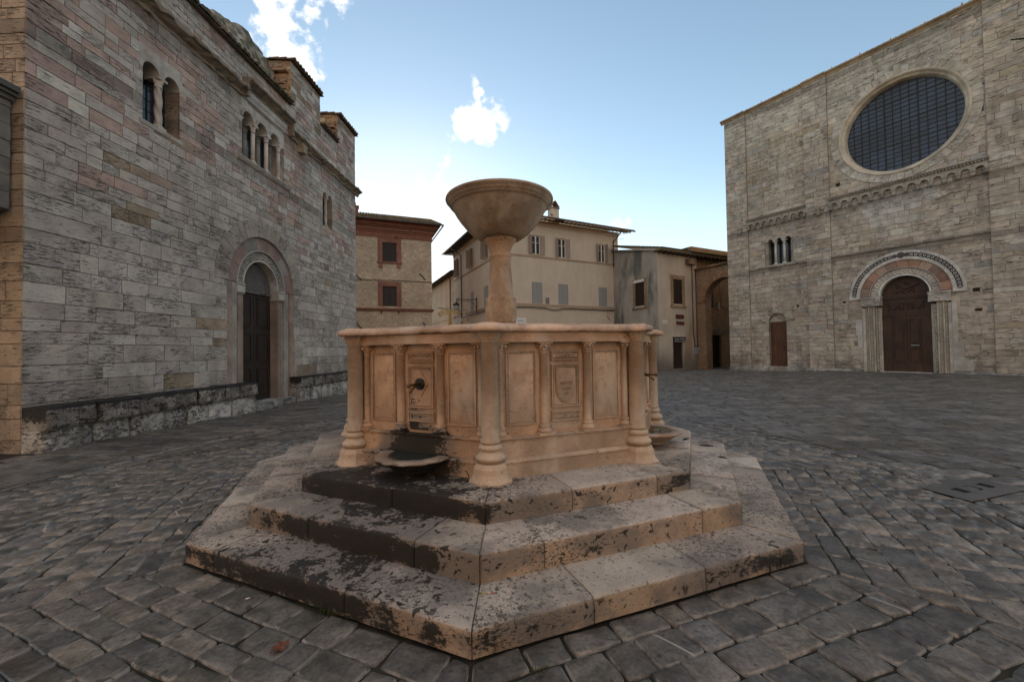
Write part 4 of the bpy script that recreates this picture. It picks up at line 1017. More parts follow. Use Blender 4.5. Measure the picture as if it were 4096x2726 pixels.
# ================================================================== houses at the back
random.seed(33)
def shutter_leaf(m, s0, s1, z0, z1, y, mid=True, ang=0, hinge=None):
    """louvred leaf; ang swings it open about x=hinge"""
    def T(x, yy, z):
        if not ang: return (x, yy, z)
        dx = x - hinge; return (hinge + dx * cos(ang) + (yy - y) * sin(ang) * -1, y + dx * sin(ang) + (yy - y) * cos(ang), z)
    old = m.xf; m.xf = T
    f = .05; m.box(s0, s0 + f, y - .03, y, z0, z1, r=.2); m.box(s1 - f, s1, y - .03, y, z0, z1, r=.2)
    zs_ = [z0, (z0 + z1) / 2, z1] if mid else [z0, z1]
    for z in zs_: zz = min(max(z, z0 + f / 2), z1 - f / 2); m.box(s0 + f, s1 - f, y - .028, y - .002, zz - f / 2, zz + f / 2, r=.2)
    n = int((z1 - z0) / .085)
    for i in range(n):
        z = z0 + f + (z1 - z0 - 2 * f) * (i + .5) / n; a, b = s0 + f, s1 - f
        m.quad([(a, y - .024, z - .03), (b, y - .024, z - .03), (b, y - .006, z + .025), (a, y - .006, z + .025)], (.3, .3, .3)); 
    m.box(s0 + f, s1 - f, y - .004, y - .001, z0 + f, z1 - f); m.xf = old
def closed_shutters(par, s0, s1, z0, z1, mat, y=-.01):
    w = MB(); w.box(s0 - .03, s1 + .03, y + .005, y + .03, z0 - .03, z1 + .03); wo = w.build('window', mat, par); c = (s0 + s1) / 2
    for a, b in ((s0, c - .006), (c + .006, s1)): m = MB(); shutter_leaf(m, a, b, z0, z1, y); m.build('shutter', mat, wo)
    return wo
def open_window(par, s0, s1, z0, z1, a0=165, a1=165, smat='shut_t'):
    w = MB(); w.box(s0, s1, .10, .14, z0, z1); wo = w.build('window', M['glass'], par); c = (s0 + s1) / 2
    m = MB(); f = .055
    for x0, x1, za, zb in ((s0, s0 + f, z0, z1), (s1 - f, s1, z0, z1), (c - f, c + f, z0, z1), (s0, s1, z1 - f, z1), (s0, s1, z0, z0 + f), (s0, s1, z0 + .62 * (z1 - z0), z0 + .62 * (z1 - z0) + .03)): m.box(x0, x1, .06 + R(0, .004), .1, za, zb)
    m.build('frame', M['wframe'], wo)
    m = MB(); m.box(s0 - .10, s1 + .10, -.06, .1, z0 - .07, z0 - .002); m.box(s0 - .0, s1 + .0, -.005, .1, z1, z1 + .05); m.build('sill', M['cream_trim'], wo); wl = c - s0
    if a0: m = MB(); shutter_leaf(m, s0, s0 + wl, z0, z1, -.03, True, radians(-a0), s0); m.build('shutter', M[smat], wo)
    if a1: m = MB(); shutter_leaf(m, s1 - wl, s1, z0, z1, -.03, True, radians(a1), s1); m.build('shutter', M[smat], wo)
    return wo
def wall_with(m, s0, s1, z0, z1, ops, y=0, depth=.16, col=(.5, .5, .5)):
    holed(m, s0, s1, z0, z1, ops, y, col)
    for o in ops:
        if o[0] == 'r': reveal(m, [(o[1], o[3]), (o[1], o[4]), (o[2], o[4]), (o[2], o[3]), (o[1], o[3])], y, y + depth, col)
def eaves(par, s0, s1, z, out_, slope, run, name='roof', tile='tile', raf=True, gut=True, base=(.24, .125, .075), rs=.42, hip=(0, 0)):
    t = MB(); S = Vector((0, cos(slope), sin(slope))); tile_roof(t, (s0, -out_, z), (1, 0, 0), S, s1 - s0, run, .22, .4, base, .085, hip); ro = t.build(name, M[tile], par)
    if raf:
        m = MB(); s = s0 + .2
        while s < s1 - .1:
            i4 = [(s, -out_ + .08, z - .16), (s + .09, -out_ + .08, z - .16), (s + .09, .1, z - .20 + (out_) * math.tan(slope)), (s, .1, z - .20 + out_ * math.tan(slope))]
            a = [m.p(*q) for q in i4]; b = [m.p(q[0], q[1], q[2] + .10) for q in i4]
            for q in range(4): m.face([a[q], a[(q + 1) % 4], b[(q + 1) % 4], b[q]])
            m.face(a[::-1]); s += rs
        m.build('rafter_row', M['rafter'], ro)
    if gut:
        m = MB(); m.tube([(s0, -out_ - .07, z - .02), (s1, -out_ - .07, z - .03)], .065, 8); m.build('gutter', M['pipe'], ro)
    return ro
# ---- brick house on the left
pA = (-6.45, 33.0); uA = (.93, .37)
A = frame('brick_house', 'three storey pale brick house with red brick window surrounds and deep red cornice', 'house', pA, uA)
m = MB(); wins = [(-3.83, -2.76, 8.75, 10.25), (-3.84, -2.78, 5.25, 6.82), (-8.6, -7.5, 8.75, 10.25), (-8.6, -7.5, 5.25, 6.82)]
wall_with(m, -10.5, 0, -1, 11.0, [op_rect(*w_) for w_ in wins] + [op_rect(-3.9, -2.6, -.3, 2.6)])
m.box(-10.5, -.004, .2, 9, -1, 11.9); m.box(-.2, 0, .003, 9, -1, 11.9); m.build('wall', M['brick'], A)
m = MB()
for z0, z1, y in ((10.62, 11.05, -.05), (11.05, 11.18, -.12), (11.18, 11.42, -.20), (11.42, 11.52, -.34), (11.52, 11.70, -.48), (11.70, 11.80, -.62)):
    m.box(-10.5, -y + 0, y, 9, z0, z1)
m.build('cornice', M['redtrim'], A)
m = MB()
for z0, z1, y in ((4.88, 4.98, -.10), (4.98, 5.08, -.16)): m.box(-10.5, -y * .8, y, 9, z0, z1)
m.build('string_course', M['redtrim'], A)
m = MB(); m.tube([(-10.5, -.04, 7.24), (-5.6, -.05, 7.22), (-2.5, -.05, 7.30), (0.02, -.05, 7.27)], .022, 6, (.1, .1, .1)); m.build('cable', M['iron'], A)
for i, (a, b, z0, z1) in enumerate(wins):
    wo = closed_shutters(A, a, b, z0, z1, M['shut_b'], .06)
    m = MB(); m.box(a - .36, a, -.035, .14, z0 - .03, z1 + .0); m.box(b, b + .36, -.035, .14, z0 - .03, z1); m.box(a - .36, b + .36, -.036, .14, z1, z1 + .36)
    if z0 > 7: m.box(a - .42, b + .42, -.12, .1, z0 - .13, z0 - .02)
    if z0 > 7:
        for q in (a - .3, b + .02): m.box(q, q + .28, -.08, .1, z0 - .48, z0 - .13)
    m.build('brick_surround', M['brick_red'], wo)
for (s, z, s2, z2) in ((-1.0, 7.95, -.5, 7.45), (-.75, 4.0, -.2, 3.3), (-5.85, 7.65, -5.4, 7.25), (-5.8, 4.0, -5.3, 3.4)): m = MB(); m.tube([(s, -.04, z), (s2, -.05, z2)], .035, 6); m.build('tie_rod', M['iron'], A)
for s in (-3.96, -2.64): m = MB(); m.tube([(s, -.02, 4.9), (s, -.08, 4.66)], .04, 6); m.build('hook', M['iron'], A)
t = MB(); sl = radians(21)
tile_roof(t, (-10.5, -.80, 11.84), (1, 0, 0), (0, cos(sl), sin(sl)), 11.35, 5.2, .22, .4, (.20, .13, .08))
ro = t.build('roof', M['tile'], A)
m = MB(); m.tube([(-10.5, -.86, 11.80), (.85, -.86, 11.78)], .07, 8); m.box(.78, .86, -.84, 8, 11.72, 11.80); m.build('gutter', M['pipe'], ro)
m = MB(); m.box(-6.1, -5.55, .9, 1.5, 12.1, 13.15, (.32, .17, .10)); m.box(-6.16, -5.49, .84, 1.56, 13.15, 13.22, (.3, .15, .09)); m.lathe([(.12, 13.2), (.14, 13.45), (.10, 13.6)], -5.85, 1.2, 9, c=(.28, .13, .07)); m.build('chimney', M['brick_red'], ro)
# ---- cream house, two faces
pC = (-.70, 31.0); uC = (.889, .457)
C = frame('cream_house', 'large cream rendered corner house with open taupe shutters above and closed grey shutters below', 'house', pC, uC)
LWM = Matrix.Rotation(radians(-90) + 0.05, 4, 'Z')   # left face swings round the corner
uCLn = Vector((.403, -.915)).normalized(); ang = atan2(uCLn.y, uCLn.x) - atan2(uC[1], uC[0]); LWM = Matrix.Rotation(ang, 4, 'Z')
up_w = [(2.70, 3.47, 9.30, 10.82), (5.22, 5.96, 9.25, 10.83), (9.44, 10.12, 9.23, 10.80)]
lo_w = [(2.66, 3.58, 5.32, 7.04), (5.17, 6.10, 5.32, 7.04), (9.35, 10.22, 5.32, 7.0)]
m = MB(); wall_with(m, 0, 11.62, -1, 11.95, [op_rect(*w_) for w_ in up_w]); m.box(11.3, 11.62, .003, 8, -1, 11.95); m.box(1.3, 11.5, .2, 9, -1, 11.9); m.build('wall', M['cream'], C)
CLE = bpy.data.objects.new('left_front', None); COL.objects.link(CLE); CLE.parent = C; CLE.matrix_basis = LWM
m = MB(); lw = [(-12.2, -11.6, 9.3, 11.1), (-7.75, -7.0, 9.4, 11.1), (-3.75, -3.05, 9.42, 11.0)]
wall_with(m, -13.5, 0, -1, 11.95, [op_rect(*w_) for w_ in lw]); 
def mapL(x, y, z): v_ = LWM @ Vector((x, y, z)); return (v_.x, v_.y, v_.z)
m.v = [mapL(*q) for q in m.v]; m.build('side_wall', M['cream'], C)
bpy.data.objects.remove(CLE)
def CL_parent(o): o.matrix_basis = LWM; return o
for (a, b, z0, z1), (q, r_) in zip(up_w, ((150, 165), (140, 165), (150, 95))): open_window(C, a, b, z0, z1, q, r_)
for (a, b, z0, z1) in lo_w: wo = closed_shutters(C, a, b, z0, z1, M['shut_g'])
for (a, b, z0, z1) in lw: CL_parent(open_window(C, a, b, z0, z1, 95, 120))
for (a, b, z0, z1) in ((-12.3, -11.5, 5.5, 7.15), (-7.6, -6.9, 5.4, 7.1), (-3.9, -3.05, 5.4, 7.1)): CL_parent(closed_shutters(C, a, b, z0, z1, M['shut_g']))
def bands(m, s0, s1, zs_):
    for z0, z1, o in zs_: m.box(s0, s1, -o, .01, z0, z1)
BZ = [(9.02, 9.06, .03), (9.10, 9.18, .06), (5.12, 5.20, .05), (5.26, 5.34, .08), (11.62, 11.68, .04), (11.68, 11.9, .05), (11.9, 12.02, .12)]
for bz in (BZ[:2], BZ[2:4], BZ[4:]):
    m = MB(); bands(m, .0, 11.66, bz); m.build('string_course', M['cream_trim'], C)
    m = MB(); bands(m, -13.5, 0.0, bz); CL_parent(m.build('string_course', M['cream_trim'], C))
eaves(C, -.9, 12.75, 12.06, .95, radians(16), 5.0, 'roof', 'tile', True, True, (.22, .13, .085), .42, (1, 0))
t = MB(); sl = radians(16); tile_roof(t, (-14.2, -.95, 12.06), (1, 0, 0), (0, cos(sl), sin(sl)), 15.1, 5.0, .22, .4, (.24, .13, .08), .085, (0, 1)); ro = CL_parent(t.build('side_roof', M['tile'], C))
m = MB(); m.tube([(-14.2, -1.07, 12.04), (.9, -1.07, 12.03)], .065, 8); m.build('gutter', M['pipe'], ro)
m = MB(); s = -14
while s < 0: m.box(s, s + .09, -.9, .1, 11.98, 12.06); s += .45
m.build('rafter_row', M['rafter'], ro)
m = MB(); m.tube([(11.25, -.95, 12.0), (11.2, -.75, 11.7), (11.0, -.14, 11.15), (11.0, -.1, 10.8), (11.0, -.1, 9.3), (11.02, -.1, 8.9)], .055, 8); m.tube([(11.15, -.11, 9.0), (11.15, -.11, -.2)], .05, 8); m.build('drainpipe', M['pipe'], C)
m = MB(); m.tube([(-11.0, -1.0, 12.0), (-10.6, -.5, 11.6), (-10.4, -.1, 11.2), (-10.4, -.1, -.2)], .055, 8); CL_parent(m.build('drainpipe', M['pipe'], C))
m = MB()
for dz, ph in ((0, 0), (.07, 1.2)):
    P_ = []
    for i in range(60): s = .2 + 10.8 * i / 59; sag = -.16 * max(0, sin((s - 3.8) * 1.9)) if 3.8 < s < 5.5 else 0; P_.append((s, -.09, 5.05 - dz + sag + .015 * sin(s * 3 + ph)))
    m.tube(P_, .02, 5)
m.tube([(10.3, -.03, 5.0), (10.25, -.05, 4.4), (10.5, -.05, 4.2)], .02, 5); m.build('cable', M['iron'], C)
m = MB()
for dz in (0, .08): m.tube([(-10.3 + 10.2 * i / 30, -.09, 5.04 - dz + .02 * sin(i * 1.3)) for i in range(31)], .025, 5)
CL_parent(m.build('cable', M['iron'], C))
m = MB(); m.box(3.90, 4.24, -.03, .01, 5.38, 5.87); m.box(3.93, 4.21, -.04, -.03, 5.41, 5.84); m.build('vent_grille', M['shut_gd'], C)
# chimney
m = MB(); m.box(4.98, 5.72, .55, 1.15, 12.2, 13.5, (.42, .39, .36)); ch = m.build('chimney', M['cream'], C)
m = MB(); m.box(4.92, 5.78, .50, 1.20, 13.50, 13.57); m.box(4.95, 5.75, .53, 1.17, 13.57, 13.62); m2 = MB(); m2.box(4.93, 5.77, .5, 1.2, 12.42, 12.48); m2.build('chimney_collar', M['cream_trim'], ch)
for yy in (.56, .82, 1.08): m.box(5.02, 5.07, yy, yy + .05, 13.62, 13.85); m.box(5.63, 5.68, yy, yy + .05, 13.62, 13.85)
for sg in (-1, 1):
    a = [(5.35 + sg * .40, .52, 13.64), (5.35 + sg * .40, 1.18, 13.64), (5.35, 1.18, 14.15), (5.35, .52, 14.15)]; i0 = [m.p(*q) for q in a]; i1 = [m.p(q[0] + sg * .05, q[1], q[2] + .02) for q in a]
    m.face(i0); m.face(i1[::-1])
    for q in range(4): m.face([i0[q], i0[(q + 1) % 4], i1[(q + 1) % 4], i1[q]])
m.build('chimney_cap', M['brown_pl'], ch)
# ---- grey stained house with the tailor's shop
pD = (11.20, 31.0); uD = (.889, .457)
D = frame('grey_two_storey_house', 'two storey house with dark grey stained left wall and pale front with shop door', 'house', pD, uD)
m = MB(); wall_with(m, 0, 4.4, -1, 9.15, [op_rect(1.68, 2.68, 5.1, 7.03), op_rect(1.51, 2.62, -.5, 2.50)]); m.box(.9, 4.4, .2, 7, -1, 9.1); m.build('front_wall', M['palepl'], D)
uDL = Vector((.383, -.924)).normalized(); DLM = Matrix.Rotation(atan2(uDL.y, uDL.x) - atan2(uD[1], uD[0]), 4, 'Z')
def DL(o): o.matrix_basis = DLM; return o
m = MB(); holed(m, -5.6, 0, -1, 8.95, [op_rect(-2.62, -1.5, 5.08, 7.0)], 0, (.5, .5, .5)); reveal(m, [(-2.62, 5.08), (-2.62, 7.0), (-1.5, 7.0), (-1.5, 5.08), (-2.62, 5.08)], 0, .16, (.5, .5, .5))
a = [m.p(-5.6, 0, 8.95), m.p(0, 0, 8.95), m.p(0, 0, 9.1), m.p(-5.6, 0, 10.45)]; m.face(a); DL(m.build('side_wall', M['greypl'], D))
wo = closed_shutters(D, 1.69, 2.67, 5.1, 7.02, M['shut_b'], .08)
m = MB(); m.box(1.38, 1.68, -.02, .1, 4.98, 7.03); m.box(2.68, 2.97, -.02, .1, 4.98, 7.03); m.box(1.36, 2.99, -.025, .1, 7.03, 7.36); m.box(1.32, 3.05, -.09, .1, 4.80, 4.98); m.build('brick_surround', M['brick_arch'], wo)
wo = closed_shutters(D, -2.6, -1.52, 5.08, 6.95, M['shut_b'], .08); DL(wo)
m = MB(); m.box(-2.88, -2.62, -.02, .1, 4.98, 7.0); m.box(-1.5, -1.2, -.02, .1, 4.98, 7.3); m.box(-2.9, -1.5, -.02, .1, 7.22, 7.3); m.box(-2.95, -1.12, -.1, .1, 4.84, 4.98); m.build('brick_surround', M['brick_arch'], wo)
m = MB(); m.box(-2.76, -1.5, -.03, .1, 7.0, 7.22); m.box(-2.6, -1.5, -.05, .1, 5.0, 5.06); m.build('lintel', M['white'], wo)
m = MB()
for i in range(24): z = -.05 + i * .105; m.box(1.53, 2.60, .10, .14, z, z + .09)
m.box(1.52, 2.61, .13, .18, -.4, 2.5); m.build('shop_shutter', M['shut_b'], D)
m = MB(); m.box(1.45, 2.95, -.12, .05, 2.50, 2.56); m.build('door_hood', M['palepl'], D)
m = MB(); m.box(1.3, 2.8, -.18, .1, -.3, .04); m.build('doorstep', M['palepl'], D)
# roof of D: mono pitch, eave on the front running down to the right
t = MB(); tile_roof(t, (-.15, -.55, 9.2), (1, 0, 0), Vector((0, cos(.25), sin(.25))), 9.0, 5.8, .22, .4, (.15, .095, .06)); ro = t.build('roof', M['tile_moss'], D)
m = MB(); m.box(-.12, 8.8, -.5, .2, 9.02, 9.12); s = .1
while s < 8.7: m.box(s, s + .09, -.5, .1, 8.92, 9.02); s += .5
m.build('rafter_row', M['rafter'], ro)
m = MB(); P_ = [(-5.5, -.15, 10.35), (.1, -.2, 9.15)]; m.tube(P_, .06, 8); DL(m.build('gutter', M['zinc'], D))
m = MB(); m.box(3.1, 4.0, -.35, .1, 8.30, 8.72, (.2, .17, .14)); m.build('wall_bracket', M['brown_pl'], D)
m = MB(); m.tube([(3.77, -.08, 8.3), (3.77, -.08, 2.9), (3.85, -.08, 2.4), (3.92, -.08, 1.8)], .035, 6); m.tube([(4.2, -.06, 8.0), (4.22, -.06, 1.7)], .025, 6); m.build('drainpipe', M['pipe'], D)
# things on D
def onw(base, s, z, y=0): return W(base, s, y, z)
def plate(base, name, label, cat, s0, s1, z0, z1, mat, y=-.03, poly=None, group=None, depth=.025):
    p_ = W(base, (s0 + s1) / 2, y, z0); o = root(name, label, cat, p_, base.rotation_euler[2], group); w_, h = (s1 - s0) / 2, z1 - z0
    m = MB()
    if poly: m.prism([(x * w_, z * h) for x, z in poly], 0, depth)
    else: m.box(-w_, w_, 0, depth, 0, h)
    m.build('board', mat, o); return o
ARW = [(-1, 0), (.78, 0), (1, .3), (1, .7), (.78, 1), (-1, 1)]
plate(D, 'direction_sign', 'upper of two dark red arrow signs hanging on the pale wall', 'sign', 1.85, 2.78, 3.93, 4.27, M['signred'], -.05, ARW, 'arrow signs on the grey house')
o = plate(D, 'direction_sign', 'lower slightly tilted dark red arrow sign hanging below the first one', 'sign', 1.90, 2.80, 3.46, 3.72, M['signred'], -.05, ARW, 'arrow signs on the grey house'); o.rotation_euler = (0, radians(3), o.rotation_euler[2])
m = MB(); m.tube([(-.38, .01, .26), (-.38, .01, .46)], .006, 5); m.tube([(.3, .01, .26), (.3, .01, .46)], .006, 5); m.build('hanging_wire', M['zinc'], o)
o = plate(D, 'street_name_plate', 'small white street name plate low on the pale wall beside the corner', 'sign', .42, .92, 3.49, 3.80, M['white']); text('sign_lettering', 'Via', .08, o, (0, -.003, .22), M['iron']); text('sign_lettering', 'S.Agostino', .09, o, (0, -.003, .09), M['iron'])
o = plate(D, 'shop_sign', 'black shop sign with white lettering and frame above the dark shop door', 'sign', 1.52, 2.86, 2.17, 2.49, M['blk'], -.14, depth=.12)
text('sign_lettering', 'Sartoria TRABALZA', .155, o, (-.02, -.003, .165), M['white'])
m = MB(); m.box(-.67, .69, -.006, 0, -.03, .0); m.box(.66, .69, -.006, 0, 0, .32); m.build('frame', M['white'], o)
o = root('meter_box', 'pale metal utility box low on the wall beside the brick arch', 'utility box', W(D, 4.08, -.01, 1.05), D.rotation_euler[2]); m = MB(); m.box(-.2, .2, -.12, 0, 0, .66); m.build('case', M['zinc'], o); m = MB(); m.box(-.19, .21, -.13, 0, .68, .74); m.build('lid', M['iron'], o); m = MB(); m.box(-.17, .17, -.13, -.121, .03, .6); m.build('door', M['zinc'], o)
o = root('tv_antenna', 'thin television aerial standing on the roof of the grey house', 'aerial', W(D, -2.2, 2.4, 9.6), .3); m = MB(); m.tube([(0, 0, 0), (0, 0, 1.35)], .02, 6); m.build('mast', M['iron'], o)
m = MB(); m.tube([(-1.2, 0, 1.0), (1.3, 0, 1.28)], .012, 5); m.tube([(-.2, 0, .75), (1.0, 0, .85)], .012, 5)
for k in range(9): x = -1.1 + k * .28; z = 1.0 + .28 * (x + 1.2) / 2.5; m.tube([(x, -.25, z), (x, .25, z)], .008, 4)
m.build('dipole_rack', M['zinc'], o)
# ---- brick archway
E = frame('brick_archway', 'brown brick archway over the lane between the grey house and the big church', 'archway', (15.01, 32.99), (.459, -.888))
AO = [op_rect(.83, 4.03, -1, 5.35), op_disc(2.43, 5.35, 1.6, 5.35)]
m = MB(); holed(m, -.1, 5.2, -1, 7.9, AO, 0, (.5, .5, .5)); holed(m, -.1, 5.2, -1, 7.9, AO, .75, (.5, .5, .5)); reveal(m, arch_poly(2.43, 1.6, -1, 5.35, 20), 0, .75, (.5, .5, .5)); m.box(.0, 5.2, .0, .75, 7.88, 7.9); m.build('wall', M['brick_arch'], E)
m = MB(); m.arcband(2.43, 5.35, 1.6, 1.95, 0, pi, -.06, .2, 42, (.26, .15, .09), gap=.01, cf=lambda i: jit((.30, .17, .10), .25), sub=2); m.box(-.1, .86, -.1, .1, 5.26, 5.42, (.26, .17, .11)); m.build('brick_arch_ring', M['marble'], E)
t = MB(); tile_roof(t, (-.1, -.18, 7.93), (1, 0, 0), (0, .96, .28), 5.3, 1.1, .24, .4, (.26, .15, .09)); t.build('tile_coping', M['tile'], E)
# ---- lane houses behind the arch
F = frame('lane_house', 'dark brown rubble house behind the brick archway with a black doorway', 'house', (18.01, 34.99), (.889, .457))
m = MB(); holed(m, -3.5, 7, -1, 10, [op_rect(-1.4, -.04, -1, 2.68)], 0, (.5, .5, .5)); m.box(-3.5, 7, .3, 6, -1, 10); m.box(-3.5, -3.3, .01, 6, -1, 10); m.build('wall', M['brick_arch'], F)
m = MB(); m.box(-1.4, -.04, .2, .25, -1, 2.68); m.build('door', M['dark'], F); m = MB(); m.box(-1.9, -.9, -.02, .05, 5.0, 6.9); m.build('shutter', M['shut_b'], F); m = MB(); m.box(-.45, -.2, -.12, 0, 4.9, 5.5); m.tube([(.0, -.05, 8), (.0, -.05, 5.2), (1.6, -.05, 4.9)], .03, 5); m.build('gas_box', M['zinc'], F)
m = MB(); m.box(-3.6, 3, -.02, .0, 2.7, 3.1); m.build('plaster_band', M['brown_pl'], F)
# ---- street houses left of the cream one
S1 = frame('street_house', 'narrow ochre house down the side street between the brick and cream houses', 'house', (-9.2, 51.5), (.403, -.915))
m = MB(); sw = [(1.2, 1.9, 6.2, 8.2), (3.9, 4.6, 6.2, 8.2), (6.5, 7.2, 6.2, 8.2), (1.2, 2.0, 1.2, 4.0), (4.2, 5.0, 1.2, 4.2), (6.9, 7.7, 1.2, 4.2)]
wall_with(m, -9, 8.85, -1, 10.1, [op_rect(*q) for q in sw]); m.box(-9, 8.8, .2, 6, -1, 10.0); m.build('wall', M['ochre'], S1)
for q in sw:
    w = MB(); w.box(q[0], q[1], .08, .12, q[2], q[3]); wo = w.build('window', M['glass'], S1); m = MB(); c = (q[0] + q[1]) / 2
    for x0, x1, z0, z1 in ((q[0], q[0] + .07, q[2], q[3]), (q[1] - .07, q[1], q[2], q[3]), (c - .04, c + .04, q[2], q[3]), (q[0], q[1], (q[2] + q[3]) / 2, (q[2] + q[3]) / 2 + .05)): m.box(x0, x1, .03 + R(0, .003), .08, z0, z1)
    m.build('frame', M['wframe'], wo)
m = MB(); m.box(-9, 8.8, -.06, 0, 5.3, 5.45); m.build('string_course', M['cream_trim'], S1); m = MB(); m.tube([(5.7, -.08, 10), (5.7, -.08, 0)], .06, 6); m.build('drainpipe', M['pipe'], S1)
eaves(S1, -9, 9.0, 10.2, .75, radians(16), 4, 'roof', 'tile', True, True, (.30, .16, .09))
# ---- plate on the cream house
o = plate(C, 'street_name_plate', 'white stone street name plate on the cream house just right of the fountain stem', 'sign', 1.05, 2.05, 3.45, 4.18, M['white']); text('sign_lettering', 'PIAZZA', .15, o, (0, -.003, .50), M['iron'])
# ---- street lamp on the cream house's left face
def WL(s, y, z): v_ = LWM @ Vector((s, y, z)); return W(C, v_.x, v_.y, v_.z)
lp = WL(-5.9, 0, 5.4); LA = root('wall_street_lamp', 'black iron wall lamp with frosted lantern on a long scrolled bracket', 'street lamp', lp, atan2(uCLn.y, uCLn.x))
m = MB(); m.tube([(0, -.05, -.3), (0, -.05, 1.0)], .045, 7); m.tube([(0, -.08, .85), (-1.3, -1.5, .95)], .03, 7); m.tube([(0, -.08, .0), (-.12, -.2, .45), (-.45, -.5, .72), (-1.1, -1.2, .78)], .022, 6)
for x, y, z in ((0, -.08, .9), (-.6, -.68, .9), (-1.3, -1.5, .95), (0, -.08, -.2)): m.lathe([(.0, z - .07), (.06, z - .03), (.06, z + .03), (.0, z + .07)], x, y, 7)
m.build('bracket', M['iron'], LA)
m = MB(); m.lathe([(.03, .80), (.05, .70), (.30, .50), (.32, .44), (.26, .42)], -1.35, -1.55, 16); m.lathe([(.02, .95), (.02, .78)], -1.35, -1.55, 6); m.lathe([(.05, .02), (.15, .0), (.16, .03)], -1.35, -1.55, 10)
for k in range(6): a = k * pi / 3; m.tube([(-1.35 + .25 * cos(a), -1.55 + .25 * sin(a), .42), (-1.35 + .15 * cos(a), -1.55 + .15 * sin(a), .02)], .010, 4)
m.build('lantern_frame', M['iron'], LA)
m = MB(); m.lathe([(.24, .42), (.22, .25), (.14, .03)], -1.35, -1.55, 16); m.build('lantern_glass', M['cloth'], LA)
# ---- star street decoration strung across the side street
ST = root('street_decoration', 'unlit wire street decoration with comet tail and small stars hung across the side street', 'decoration', (-5.10, 36.3, 3.95), atan2(.25, 1))
m = MB(); m.tube([(-1.5, 0, 1.55), (1.2, 0, 1.35)], .045, 6); m.tube([(1.2, 0, 1.35), (1.2, 0, .35)], .045, 6)
for x in (-.1, .3): m.tube([(x + .1, 0, 1.45), (x + .1, 0, .5)], .015, 5)
m.build('frame', M['zinc'], ST)
m = MB()
for k in range(4): m.tube([(-1.5 + .05 * k + 2.0 * q / 12, 0, 1.05 - .09 * k + .42 * sin(pi * q / 14) - .05 * k * q / 12) for q in range(13)], .034, 5)
for x in (-.55, -.45, -.35): m.tube([(x, 0, 1.4), (x, 0, -.7)], .03, 5)
m.build('comet_tail', M['gold'], ST)
def star(m, x, z, r):
    P_ = [(x + (r if k % 2 == 0 else r * .42) * sin(k * pi / 5), 0, z + (r if k % 2 == 0 else r * .42) * cos(k * pi / 5)) for k in range(11)]; m.tube(P_, .034, 5)
for x, z, r in ((.85, .75, .27), (.45, .62, .20), (.18, .45, .18), (-.12, .32, .15), (.05, .15, .14), (.6, .42, .15)): m = MB(); star(m, x, z, r); m.build('star', M['wframe'], ST)
# ---- tall warm house closing the square behind the camera, its front in the low sun
B = frame('sunlit_house', 'large ochre house on the near side of the square behind the viewer', 'house', (14, -16), (-1, 0))
m = MB(); bw = [(3 + 4.2 * i, 4.1 + 4.2 * i, z, z + 1.9) for i in range(8) for z in (4.2, 8.2)]; wall_with(m, 0, 38, -1, 15, [op_rect(*q) for q in bw]); m.box(0, 38, .2, 9, -1, 15); m.build('wall', M['backpl'], B)
for q in bw: closed_shutters(B, q[0] + .03, q[1] - .03, q[2] + .03, q[3] - .03, M['shut_b'], .08)
eaves(B, -.6, 38.6, 15, .8, radians(16), 5, 'roof', 'tile', False, True)

